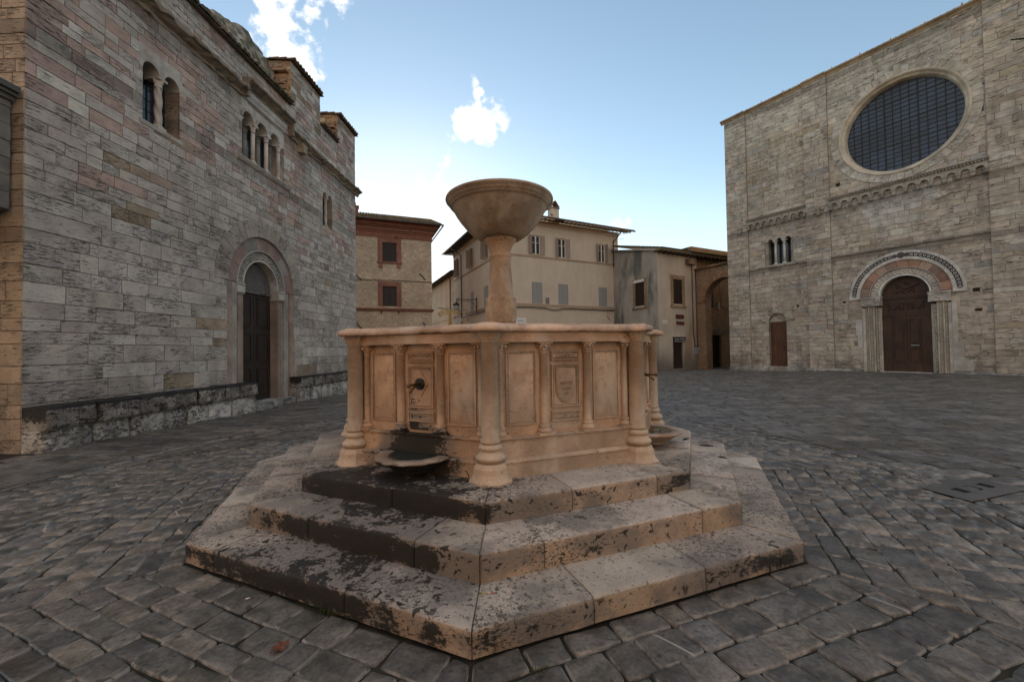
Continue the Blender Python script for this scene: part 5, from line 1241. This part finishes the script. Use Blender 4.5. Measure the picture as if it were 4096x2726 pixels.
# ================================================================== fountain
random.seed(3)
FT = root('fountain', 'octagonal warm stone fountain on three worn steps with a raised bowl on a tapering stem', 'fountain', (FC[0], FC[1], 0), FROT)
FS = (.46, .31, .21); FS2 = (.47, .355, .265)
R1, R2, R3, RCOL = 3.525, 3.085, 2.64, 2.104
def nz(x, y, z, a, s): return a * noise.noise((x * s, y * s, z * s))
def step_ring(name, Ro, Ri, z0, z1, seed, joints, label):
    random.seed(seed); m = MB(); ao, ai = Ro * cos(pi / 8), Ri * cos(pi / 8) - .06; h = z1 - z0
    for k in range(-4, 4):
        phi = -pi / 2 + pi / 8 + k * OCT; nx, ny = cos(phi), sin(phi); tx, ty = -ny, nx; hl = ao * T8
        cuts = [-1] + joints.get(k, [R(-.5, -.1), R(.2, .6)]) + [1]
        for a, b in zip(cuts, cuts[1:]):
            c = jit(random.choice(((.39, .335, .285), (.36, .305, .26), (.43, .375, .325))), .08); cr = (c[0] * .88, c[1] * .76, c[2] * .64); rv = random.random(); L = (b - a) * hl; n = max(4, int(L / (.035 if k in (-1, 0) else .08)))  # cr: risers stained browner, with the steps' shading painted into the colour
            prof = [(0, 0), (0, h * .25), (0, h * .5), (0, h * .75), (.001, h - .022), (.003, h - .010), (.009, h - .003), (.020, h), (.05, h), (.11, h), (.17, h), (.24, h), (.31, h), (ao - ai, h)]
            g = []; dz = R(-.002, .003); dip = R(0, .006)
            for i in range(n + 1):
                f = a + (b - a) * i / n; row = []
                for j, (o, z) in enumerate(prof):
                    d = ao - o; hw = d * T8
                    x0 = max(-hw, min(hw, a * hl)) if a > -1 else -hw
                    x1 = max(-hw, min(hw, b * hl)) if b < 1 else hw
                    gg = .0035 if i in (0, n) else 0
                    x = x0 + (x1 - x0) * i / n + (gg if i == 0 else -gg if i == n else 0)
                    X, Y = nx * d + tx * x, ny * d + ty * x
                    chip = max(0, noise.noise((X * 4 + seed, Y * 4, 1))) * .022 + max(0, noise.noise((X * 13, Y * 13, seed))) * .014
                    e = (1.0 if 4 <= j <= 6 else .35 if j in (3, 7) else 0)
                    if j <= 8 and (i in (0, n)) and (abs(f) == 1): e += .15
                    oo = nz(X, Y, z * 2 + seed, .006, 6) + e * chip * .8
                    zz = z - e * chip * .6 + (nz(X, Y, seed, .004, 3) + dz if j > 5 else 0)
                    X -= nx * oo; Y -= ny * oo
                    da = (atan2(Y, X) + pi / 2 + pi / 8 + pi) % (2 * pi) - pi; wa = math.exp(-(da / .52) ** 2)
                    st = .215 + .045 * wa + .035 * (j < 5) * (.6 + .7 * wa) - .02 * (j > 7) + .13 * noise.noise((X * .9, Y * .9, seed * 3.1)) + .04 * (seed == 3 and j > 6) * wa
                    # dark wet apron in front of the left basin and along its lower steps
                    px, py = X - cos(-pi / 2 - pi / 8) * 2.5, Y - sin(-pi / 2 - pi / 8) * 2.5
                    q = math.hypot(px, py); st += .15 * math.exp(-(q / .85) ** 2)
                    if 1 <= j <= 3 and nx * .4 - ny > .6: st += .05
                    row.append(m.p(X, Y, z0 + zz, st))
                g.append(row)
            for i in range(n):
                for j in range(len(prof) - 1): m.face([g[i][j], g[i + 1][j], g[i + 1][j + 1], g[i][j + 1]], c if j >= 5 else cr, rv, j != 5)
            m.face([q for q in g[0]], c, rv); m.face([q for q in g[-1]][::-1], c, rv)
    o = m.build(name, M['step'], FT); tag(o, label); return o
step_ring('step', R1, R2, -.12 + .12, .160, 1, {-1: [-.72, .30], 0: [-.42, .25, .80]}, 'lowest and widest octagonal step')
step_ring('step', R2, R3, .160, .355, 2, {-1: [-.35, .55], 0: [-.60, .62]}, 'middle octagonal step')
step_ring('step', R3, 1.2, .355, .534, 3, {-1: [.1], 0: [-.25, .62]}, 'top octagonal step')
m = MB(); m.lathe([(R1 * .97, -.1), (R1 * .97, .02)], 0, 0, 8, 0, 2 * pi, (.1, .09, .08)); m.build('foundation', M['dirt'], FT)
# basin wall core
AW = 1.868
def octa(m, a, z0, z1, c, inner=None):
    r = a / cos(pi / 8); v = [(r * cos(-pi / 2 + k * OCT), r * sin(-pi / 2 + k * OCT)) for k in range(8)]
    lo = [m.p(x, y, z0) for x, y in v]; hi = [m.p(x, y, z1) for x, y in v]
    for k in range(8): m.face([lo[k], lo[(k + 1) % 8], hi[(k + 1) % 8], hi[k]], c, .3)
    if inner:
        r2 = inner / cos(pi / 8); hi2 = [m.p(r2 * cos(-pi / 2 + k * OCT), r2 * sin(-pi / 2 + k * OCT), z1) for k in range(8)]; lo2 = [m.p(r2 * cos(-pi / 2 + k * OCT), r2 * sin(-pi / 2 + k * OCT), z0) for k in range(8)]
        for k in range(8): m.face([hi[k], hi[(k + 1) % 8], hi2[(k + 1) % 8], hi2[k]], c, .3); m.face([hi2[k], hi2[(k + 1) % 8], lo2[(k + 1) % 8], lo2[k]], c, .3); m.face([lo[k], lo2[k], lo2[(k + 1) % 8], lo[(k + 1) % 8]], c, .3)
m = MB(); octa(m, AW + .008, .5, 1.90, FS, 1.70); octa(m, AW + .080, 1.80, 1.865, FS, 1.72); octa(m, AW + .095, 1.772, 1.80, FS, 1.72); m.build('basin_wall', M['fount'], FT)
m = MB(); octa(m, 1.73, 1.60, 1.72, (.1, .1, .1)); m.build('water', M['water'], FT)
# rim with rounded bastions over the columns
def rim_outline():
    P_ = []
    A = 1.985; rb = .178
    for k in range(8):
        a = -pi / 2 + k * OCT; vx, vy = RCOL * cos(a), RCOL * sin(a)
        # arc portion outside the straight outline
        dd = RCOL * cos(pi / 8); q = A - dd; th = math.acos(min(1, q / rb))   # angle from face normal where the arc meets the straight edge
        a0 = a - pi / 8 + th * 1; a1 = a + pi / 8 - th * 1
        lo_, hi_ = a - pi / 8 - 0, a + pi / 8
        s0 = a - pi / 8 - th; s1 = a + pi / 8 + th
        for i in range(15):
            t_ = s0 + (s1 - s0) * i / 14; P_.append((vx + rb * cos(t_), vy + rb * sin(t_), cos(t_), sin(t_)))
        nk = a + pi / 8; nx, ny = cos(nk), sin(nk)
        e0 = (vx + rb * cos(s1), vy + rb * sin(s1)); a2 = a + OCT; s0n = a2 - pi / 8 - th; e1 = (RCOL * cos(a2) + rb * cos(s0n), RCOL * sin(a2) + rb * sin(s0n))
        for i in range(1, 28): f = i / 28; P_.append((e0[0] + (e1[0] - e0[0]) * f, e0[1] + (e1[1] - e0[1]) * f, nx, ny))
    return P_
m = MB(); OL = rim_outline(); prof = [(-.10, 1.862), (-.03, 1.866), (-.006, 1.872), (.0, 1.884), (-.001, 1.900), (-.008, 1.915), (-.022, 1.927), (-.045, 1.934), (-.070, 1.936), (-.072, 1.946), (-.082, 1.950)]; g = []
for (x, y, nx, ny) in OL:
    row = []
    for j, (o, z) in enumerate(prof):
        ch = max(0, noise.noise((x * 6, y * 6, 4)) - .2) * .03 + max(0, noise.noise((x * 23, y * 23, 8)) - .2) * .022 if j in (1, 2, 3) else 0
        oo = o - ch * .6; row.append(m.p(x + nx * oo, y + ny * oo, z + ch * (1.2 if j < 3 else .4) + nz(x, y, z, .0009, 7), .12))
    al = atan2(y, x); al0 = (al + pi / 2 + pi / 8) % OCT - pi / 8
    for ap, z in ((1.86, 1.952), (1.84, 1.952), (1.70, 1.952), (1.69, 1.60)):
        r = ap / cos(((al + pi / 2) % OCT) - pi / 8); row.append(m.p(r * cos(al), r * sin(al), z, .15))
    g.append(row)
N_ = len(OL)
for i in range(N_):
    c = jit((.52, .37, .27), .02); q = (i + 1) % N_
    for j in range(len(g[0]) - 1): m.face([g[i][j], g[q][j], g[q][j + 1], g[i][j + 1]], c, (i // 42) * .11, True)
m.build('rim', M['fount'], FT)
# corner columns
colsrc = None
def corner_column():
    m = MB(); c = jit(FS2, .05); wob = lambda a, z: 1 + .012 * noise.noise((cos(a) * 2, sin(a) * 2, z * 5))
    m.lathe([(.075, .86), (.092, .872), (.092, .884), (.082, .90), (.081, 1.3), (.077, 1.772), (.084, 1.776), (.084, 1.786)], 0, 0, 28, c=c, mod=wob)
    s = m.build('shaft', M['fount']); m = MB()
    prof = [(.10, .695)] + [(.105 + .033 * sin(pi * i / 8), .70 + .078 * i / 8) for i in range(9)] + [(.098, .788)] + [(.088 + .022 * sin(pi * i / 7), .797 + .062 * i / 7) for i in range(8)] + [(.09, .862)]
    m.lathe(prof, 0, 0, 32, c=c, mod=wob); b = m.build('base', M['fount']); m = MB()
    k8 = 1 / cos(pi / 8); m.lathe([(r * k8, z) for r, z in ((.192, .50), (.192, .545), (.180, .556), (.163, .575), (.152, .605), (.148, .655), (.138, .672), (.128, .695))], 0, 0, 8, pi / 8, 2 * pi + pi / 8, c, sm=False)
    p_ = m.build('pedestal', M['fount']); m = MB()
    m.lathe([(.083, 1.786), (.086, 1.80), (.092, 1.83), (.108, 1.862), (.112, 1.868)], 0, 0, 48, c=c, mod=lambda a, z: 1 + .07 * cos(12 * a) * (z > 1.79) * (z < 1.865)); cp_ = m.build('capital', M['fount'])
    return s, b, p_, cp_
cc4 = corner_column()
for k in range(8):
    a = -pi / 2 + k * OCT; sh = cc4[0] if k == 0 else cc4[0].copy()
    if k: COL.objects.link(sh)
    sh.name = 'corner_column' if k == 0 else 'corner_column'; sh.parent = FT; sh.location = (RCOL * cos(a), RCOL * sin(a), 0); sh.rotation_euler = (0, 0, a + pi / 2 * 0)
    for q in cc4[1:]:
        c_ = q if k == 0 else q.copy()
        if k: COL.objects.link(c_)
        c_.parent = sh
# the eight faces
def face_mat(k, y0=AW):
    phi = -pi / 2 + pi / 8 + k * OCT; return Matrix.Translation((y0 * cos(phi), y0 * sin(phi), 0)) @ Matrix.Rotation(phi + pi / 2, 4, 'Z')
HW = RCOL * sin(pi / 8)
def frame_rect(m, x0, x1, z0, z1, y, d, w, c):
    for q in ((x0, x1, z0, z0 + w), (x0, x1, z1 - w, z1), (x0, x0 + w, z0 + w, z1 - w), (x1 - w, x1, z0 + w, z1 - w)): m.box(q[0], q[1], y - d, y + .02, q[2], q[3], c, .3)
def stain_pts(m, f):
    for i, (x, y, z) in enumerate(m.v): m.st[i] = f(x, y, z)
def grid_face(m, x0, x1, z0, z1, y, c, n=12, k=6):
    g = [[m.p(x0 + (x1 - x0) * i / n, y, z0 + (z1 - z0) * j / k) for j in range(k + 1)] for i in range(n + 1)]
    for i in range(n):
        for j in range(k): m.face([g[i][j], g[i + 1][j], g[i + 1][j + 1], g[i][j + 1]], c, .4, False)
def build_face(k):
    spout = (k % 2 != 0); c = FS if spout else FS2; objs = []
    main = spout and k == -1
    stf = (lambda x, y, z: .12 + .42 * math.exp(-((x + .0) / .42) ** 2) * min(1, max(0, (1.0 - z) / .10)) + .10 * (z < .7)) if main else (lambda x, y, z: .10 if z < .7 else .04)
    for sx in (-1, 1):
        m = MB()
        x0, x1 = sorted((sx * .335, sx * .61)); frame_rect(m, x0 - .018, x1 + .018, .985, 1.690, 0, .021, .014, c); frame_rect(m, x0 + .002, x1 - .002, 1.005, 1.670, 0, .012, .009, c); grid_face(m, x0 + .014, x1 - .014, 1.017, 1.658, -.0135, jit(c, .05), 4, 8)
        stain_pts(m, stf); objs.append(('side_panel', m))
    m = MB()
    for z0, z1 in ((1.0, 1.095), (1.135, 1.555), (1.592, 1.685)): frame_rect(m, -.155, .155, z0, z1, -.004, .026, .013, c); frame_rect(m, -.134, .134, z0 + .021, z1 - .021, -.004, .020, .008, c)
    m.prism([(-.165, .99), (-.165, .945), (-.13, .915), (.13, .915), (.165, .945), (.165, .99), (.165, 1.70), (-.165, 1.70)], -.012, .02, c, .3)
    if spout:
        m.prism([(-.085, 1.375), (0, 1.245), (.085, 1.375), (0, 1.505)], -.024, -.012, c, .3); m.prism([(-.066, 1.375), (0, 1.275), (.066, 1.375), (0, 1.475)], -.030, -.024, c, .3)
        for z in (1.09, 1.012): m.box(-.125, .125, -.0125, -.0122, z - .009, z + .004, (.05, .035, .03)); 
    else:
        for zc in (1.047, 1.638):
            for i in range(8):
                x = -.118 + i * .0337 + (.004 if i > 3 else -.004); m.arcband(x, zc, .009, .016, 0, 2 * pi, -.034, -.02, 1, c, gap=0, sub=10); m.prism([(x + .006 * cos(q), zc + .012 * sin(q)) for q in (0, 1.05, 2.1, 3.14, 4.2, 5.2)], -.028, -.02, c, .3)
        sh = [(-.108, 1.515), (-.108, 1.34)] + [(-.108 * cos(pi / 2 * i / 9) , 1.34 - .165 * sin(pi / 2 * i / 9) ** 1.0) for i in range(1, 10)] + [(.108 * sin(pi / 2 * i / 9), 1.175 + .165 * (1 - cos(pi / 2 * i / 9))) for i in range(1, 10)] + [(.108, 1.515)]
        m.prism(sh, -.026, -.012, c, .3); sh2 = [(x * .93, 1.35 + (z - 1.35) * .955) for x, z in sh]; m.prism(sh2, -.022 - .009, -.026, c, .35)
    stain_pts(m, stf); objs.append(('centre_panel', m))
    for x in (-.692, -.24, .24, .692):
        m = MB(); r = .040 if abs(x) < .5 else .032
        m.lathe([(r * 1.15, .985), (r, .995), (r, 1.3), (r * .94, 1.665), (r * 1.1, 1.668), (r * 1.1, 1.678)], x, -.022, 16, c=c)
        m.lathe([(r * .95, 1.678), (r * 1.05, 1.70), (r * 1.35, 1.74), (r * 1.9, 1.766)], x, -.022, 24, c=c, mod=lambda a, z: 1 + .16 * cos(6 * a + (1 if z > 1.72 else 0) * .5) * (z > 1.68))
        for q in range(5): a = pi + q * pi / 4; m.lathe([(.0, 1.715), (.012, 1.722), (.014, 1.735), (.0, 1.748)], x + .062 * cos(a), -.022 + .062 * sin(a), 6, c=c)
        m.box(x - .075, x + .075, -.085, .0, 1.757, 1.772, c)
        m.lathe([(r * 1.7, .905), (r * 1.75, .925), (r * 1.45, .94), (r * 1.2, .95), (r * 1.45, .965), (r * 1.4, .978), (r * 1.1, .985)], x, -.022, 18, c=c); m.box(x - .085, x + .085, -.095, 0, .882, .905, c)
        stain_pts(m, stf); objs.append(('pilaster', m))
    m = MB(); W2 = HW - .05
    moulded(m, -W2, W2, .866, [(.07, 0), (.087, .004), (.091, .014), (.075, .020), (0, .022)], c, chip=.002)
    grid_face(m, -W2, W2, .69, .866, -.07, c, 40, 5); grid_face(m, -W2, W2, .52, .672, -.11, c, 40, 4); moulded(m, -W2, W2, .664, [(.11, 0), (.122, .006), (.122, .018), (.095, .03), (.07, .034)], c, chip=.003)
    stain_pts(m, stf); objs.append(('plinth', m))
    for nme, mm in objs: o = mm.build(nme, M['fount'], FT); o.matrix_basis = face_mat(k)
    if spout:
        m = MB(); m.lathe([(.058, .0), (.058, .010), (.050, .016), (.046, .012), (.040, .018), (.032, .022), (.028, .018), (.020, .024)], 0, 0, 28); m.v = [(x, -.030 - z, 1.375 + y) for x, y, z in m.v]
        o = m.build('spout', M['iron'], FT); o.matrix_basis = face_mat(k)
        m = MB(); dn = 0
        m.tube([(0, -.03, 1.375), (0, -.08, 1.377), (0, -.165, 1.373), (0, -.20, 1.370)], [.016, .013, .012, .016], 10); m.lathe([(.0, -.022), (.016, -.016), (.022, 0), (.016, .016), (0, .022)], 0, 0, 10)
        for i in range(len(m.v) - 50, len(m.v)): x, y, z = m.v[i]; m.v[i] = (x, y - .21, z + 1.371)
        m.tube([(0, -.07, 1.37), (.0, -.12, 1.352), (0, -.165, 1.320), (0, -.185, 1.306)], [.008, .010, .011, .013], 8); m.build('spout_pipe', M['bronze'], o)
    if k in (-1, 1, 3, -3):
        m = MB(); st = .47 if k == -1 else .10; nS = 40; sc = 1.0
        PR = [(.16, .50), (.22, .52), (.22, .545), (.25, .56), (.305, .60), (.325, .625), (.345, .632), (.372, .636), (.385, .648), (.380, .662), (.33, .668), (.265, .664), (.25, .64), (.20, .58), (0.02, .56)]
        zo = .045; g = []
        for i in range(nS + 1):
            t_ = pi + pi * i / nS; row = []
            for j, (r, z) in enumerate(PR):
                rr = r * (1 + (.018 * sin(i * 1.1) + .03 * noise.noise((i * .37, j * .1, k))) * (6 <= j <= 10)); zz = z + zo + (.006 * noise.noise((i * .5, j, 2)) if j > 5 else 0)
                s_ = (st if not (8 <= j <= 11) else st * .42) ; row.append(m.p(rr * cos(t_), -.11 + rr * sin(t_) * 1.0, zz, s_))
            g.append(row)
        for i in range(nS):
            for j in range(len(PR) - 1): m.face([g[i][j], g[i + 1][j], g[i + 1][j + 1], g[i][j + 1]], (.30, .235, .185) if k == -1 else (.42, .33, .26), .5, True)
        o = m.build('drinking_basin', M['fount'], FT); o.matrix_basis = face_mat(k)
        m = MB(); m.lathe([(.255, .705), (.01, .705)], 0, -.11, 20, pi, 2 * pi, (.1, .1, .1)); m.build('water', M['water'], o)
for k in range(-4, 4): build_face(k)
# inscription cut into the shield of the near right face
sh_txt = [('MDCCC', 1.365), ('LXXX', 1.31), ('XV', 1.262)]
fm = face_mat(0)
for s_, z in sh_txt:
    o = text('shield_lettering', s_, .036, FT, (0, 0, 0), M['lettering']); o.matrix_basis = fm @ Matrix.Translation((0, -.0325, z)) @ Matrix.Rotation(pi / 2, 4, 'X')
# stem
m = MB(); cs = (.50, .35, .235)
def leafmod(a, z):
    t_ = (z - 2.08) / .34
    if t_ < 0 or t_ > 1: return 1
    return 1 + (.05 * abs(cos(4 * a)) - .02 + .025 * noise.noise((cos(a) * 4, sin(a) * 4, z * 9))) * sin(pi * t_) ** .5
pf = [(.20, .6), (.20, 1.95), (.185, 2.05), (.195, 2.09), (.212, 2.14), (.218, 2.20), (.217, 2.27), (.211, 2.33), (.206, 2.38), (.198, 2.42)]
pf += [(.186 - .036 * min(1, (z - 2.43) / .50) ** .8, z) for z in [2.45 + .55 * i / 10 for i in range(11)]]
pf += [(.150, 3.01), (.158, 3.02), (.160, 3.035), (.150, 3.045), (.146, 3.06), (.150, 3.10), (.165, 3.15), (.19, 3.20), (.215, 3.235), (.235, 3.255), (.238, 3.27), (.236, 3.30), (.22, 3.31)]
m.lathe(pf, 0, 0, 64, c=cs, mod=leafmod, st=lambda a, z: .12); stem = m.build('stem', M['fount'], FT)
m = MB()    # acanthus leaves wrapped on the foot
for k in range(8):
    a = k * OCT - pi / 2 + .25
    for i in range(14):
        pass
    cols_ = []
    for i in range(13):
        t_ = i / 12; z = 2.09 + .345 * t_; wv = .40 * (1 - .25 * t_) * OCT * (1 if t_ < .8 else sqrt(max(0, 1 - ((t_ - .8) / .22) ** 2))); row = []
        for j in range(7):
            u = (j - 3) / 3; rr = .205 + .012 * sin(pi * t_) - .010 * t_ + .010 * (1 - u * u) - .006 * (abs(u) < .2) + (.018 * max(0, t_ - .8) / .2) + .004 * cos(j * 2.1 + t_ * 9)
            row.append(m.p(rr * cos(a + u * wv), rr * sin(a + u * wv), z, .13))
        cols_.append(row)
    for i in range(12):
        for j in range(6): m.face([cols_[i][j], cols_[i][j + 1], cols_[i + 1][j + 1], cols_[i + 1][j]], cs, .5, True)
m.build('leaf_foot', M['fount'], stem)
m = MB(); cb = (.41, .325, .25)
bp = [(.02, 3.30), (.20, 3.29), (.235, 3.272), (.29, 3.28), (.35, 3.315), (.425, 3.375), (.495, 3.45), (.56, 3.53), (.615, 3.61), (.66, 3.69), (.675, 3.72), (.688, 3.725), (.700, 3.735), (.702, 3.75), (.718, 3.757), (.728, 3.775), (.742, 3.80), (.762, 3.812), (.768, 3.825), (.762, 3.845), (.74, 3.852), (.69, 3.852), (.66, 3.80), (.60, 3.62), (.45, 3.45), (.25, 3.36), (.02, 3.34)]
m.lathe(bp, 0, 0, 96, c=cb, cap=False, st=lambda a, z: .10 + (.09 if z > 3.74 else 0) + (.06 if sin(a) > -.2 and cos(a) > .3 else 0)); m.build('bowl', M['fount'], FT)

# ================================================================== small things
random.seed(9)
def bird(loc, rz, label, s=1.0):
    o = root('pigeon', label, 'bird', loc, rz, None); m = MB()
    rowsB = []
    prof = [(-.20, .02, .010, .012), (-.12, .045, .025, .02), (-.04, .08, .055, .055), (.04, .10, .06, .065), (.09, .145, .045, .05), (.115, .19, .030, .033), (.13, .225, .030, .030), (.145, .24, .018, .018), (.175, .235, .004, .004)]
    for (x, z, ry, rz_) in prof: rowsB.append([m.p(x * s, ry * s * cos(2 * pi * k / 10), (z + rz_ * sin(2 * pi * k / 10)) * s) for k in range(10)])
    for j in range(len(rowsB) - 1):
        for k in range(10): m.face([rowsB[j][k], rowsB[j][(k + 1) % 10], rowsB[j + 1][(k + 1) % 10], rowsB[j + 1][k]], sm=True)
    m.face(rowsB[0][::-1]); m.face(rowsB[-1]); m.build('body', M['wing'], o)
    m = MB(); m.tube([(0, .02 * s, .05 * s), (.01 * s, .02 * s, -.02 * s)], .006 * s, 5); m.tube([(0, -.02 * s, .05 * s), (.01 * s, -.02 * s, -.02 * s)], .006 * s, 5); m.build('legs', M['redtrim'], o)
bird(W(A, -2.75, -.05, 10.63), .6, 'dark pigeon resting on top of the upper red window surround')
bird(W(C, 4.35, -.45, 12.42), 2.4, 'dark pigeon perched on the tiled eaves left of the chimney')
def clump(loc, n, h, sp, label):
    o = root('grass_tuft', label, 'grass', loc, 0, 'grass tufts in the paving joints'); m = MB()
    for i in range(n):
        a = R(0, 2 * pi); l = h * R(.5, 1); x, y = R(-sp, sp), R(-sp, sp) * .5; b = R(.2, .9) * l; P0 = Vector((x, y, -.02)); t_ = Vector((cos(a), sin(a), 0)); sd = Vector((-sin(a), cos(a), 0)) * R(.0015, .0035); prev = None
        for k in range(5):
            f = k / 4; q = P0 + t_ * (b * f * f) + Vector((0, 0, l * (f - .25 * f * f))); w_ = sd * (1 - f * .9); cur = (m.p(*(q - w_)), m.p(*(q + w_)))
            if prev: m.face([prev[0], prev[1], cur[1], cur[0]], (.1, .1, .05))
            prev = cur
    m.build('blades', M['grass'], o)
clump((-1.22, 2.72, 0), 110, .13, .09, 'grass tuft against the lowest step in the dark left part')
clump((-.0, 2.26, 0), 26, .06, .03, 'tiny weed in the paving joint near the front corner of the steps')
clump((.12, 2.20, 0), 40, .07, .05, 'small grass tuft right of the front corner at the foot of the steps')
clump((.62, 2.42, 0), 24, .045, .05, 'sparse weed under the right front edge of the lowest step')
# leaf
o = root('dry_leaf', 'single rust brown maple leaf lying on the paving left of the steps', 'leaf', (-1.37, 2.38, .006), .7)
m = MB(); LP = []
for i in range(30):
    a = 2 * pi * i / 30; r = .05 * (.55 + .45 * abs(cos(2.5 * a))) * (1.1 if abs(a - pi) > .4 else .6); LP.append((r * cos(a), r * sin(a) * .85))
c0 = m.p(0, 0, .006); ring = [m.p(x, y, .004 + .018 * (x * x + y * y) / .0025 * (.5 + .5 * sin(i))) for i, (x, y) in enumerate(LP)]
for i in range(30): m.face([c0, ring[i], ring[(i + 1) % 30]], sm=False)
m.tube([(-.02, 0, .006), (-.075, .01, .012)], .0015, 4); m.build('blade', M['leaf'], o)
def cig(loc, rz, label):
    o = root('cigarette_end', label, 'cigarette end', loc, rz, 'cigarette ends in the joints'); m = MB(); m.tube([(-.014, 0, .004), (.012, 0, .004)], .004, 8); m.build('paper', M['white'], o); m = MB(); m.tube([(.012, 0, .004), (.032, 0, .004)], .004, 8); m.build('filter', M['leaf'], o)
cig((-1.86, 2.86, .003), .6, 'cigarette end between stones left of the lowest step'); cig((.26, 2.02, -.002), 2.2, 'cigarette end in the joint in front of the steps'); cig((1.02, 2.05, .0), 2.4, 'cigarette end lying right of the front corner among the cobbles')
o = root('sweet_wrapper', 'thin stripy sweet wrapper lying across the corner of the lowest step', 'litter', (FC[0] - .03, 2.60, .167), .02)
for i, (c, x0, x1) in enumerate((((.06, .16, .03), -.055, -.04), ((.34, .28, .06), -.04, .0), ((.45, .45, .45), .0, .02), ((.40, .05, .02), .02, .05), ((.06, .16, .03), .05, .062))):
    m = MB(); m.tube([(x0, 0, .004), (x1, 0, .004)], .0035 if 0 < i < 4 else .005, 7); m.build('wrapper_band', simple('wrapper_%d' % i, c, .4), o)
# drain slab with three slots on the right
o = root('drain_slab', 'pale stone drain slab with three slots in the paving on the right', 'drain', (5.35, 4.78, -.004), radians(18))
m = MB(); sl_ = [op_rect(-.30, -.18, -.07, .07), op_rect(-.06, .06, -.07, .07), op_rect(.18, .30, -.07, .07)]; mm = MB(); holed(mm, -.55, .5, -.24, .22, sl_, 0, (.10, .095, .09)); 
mm.v = [(x + z * .1, z, .012) for x, y, z in mm.v]; mm.build('slab', M['marble'], o)
m = MB()
for q in sl_: m.box(q[1] - .01, q[2] + .01, q[3] - .01, q[4] + .01, -.03, .004)
m.build('slot_shadow_gap', M['dark'], o)
# puddles on the steps
def puddle(lx, ly, z, r, sq, label, grp='puddles on the steps'):
    a = FROT; x, y = FC[0] + lx * cos(a) - ly * sin(a), FC[1] + lx * sin(a) + ly * cos(a); o = root('puddle', label, 'puddle', (x, y, z), R(0, 3), grp); m = MB(); ph = R(0, 50)
    m.face([m.p(r * (1 + .45 * noise.noise((cos(t_) * 1.4 + ph, sin(t_) * 1.4, 0))) * cos(t_), sq * r * (1 + .45 * noise.noise((cos(t_) * 1.4 + ph, sin(t_) * 1.4, 0))) * sin(t_), 0) for t_ in [2 * pi * i / 28 for i in range(28)]])
    m.build('water', M['water'], o)
puddle(2.78, -.15, .3615, .085, .55, 'largest puddle on the middle step at the right side'); puddle(2.70, -.75, .3615, .045, .7, 'small round puddle nearest the front on the right middle step'); puddle(2.74, .45, .3615, .06, .5, 'narrow puddle farthest back on the right middle step'); puddle(2.35, -.55, .5405, .07, .4, 'puddle on the top step below the right basin')
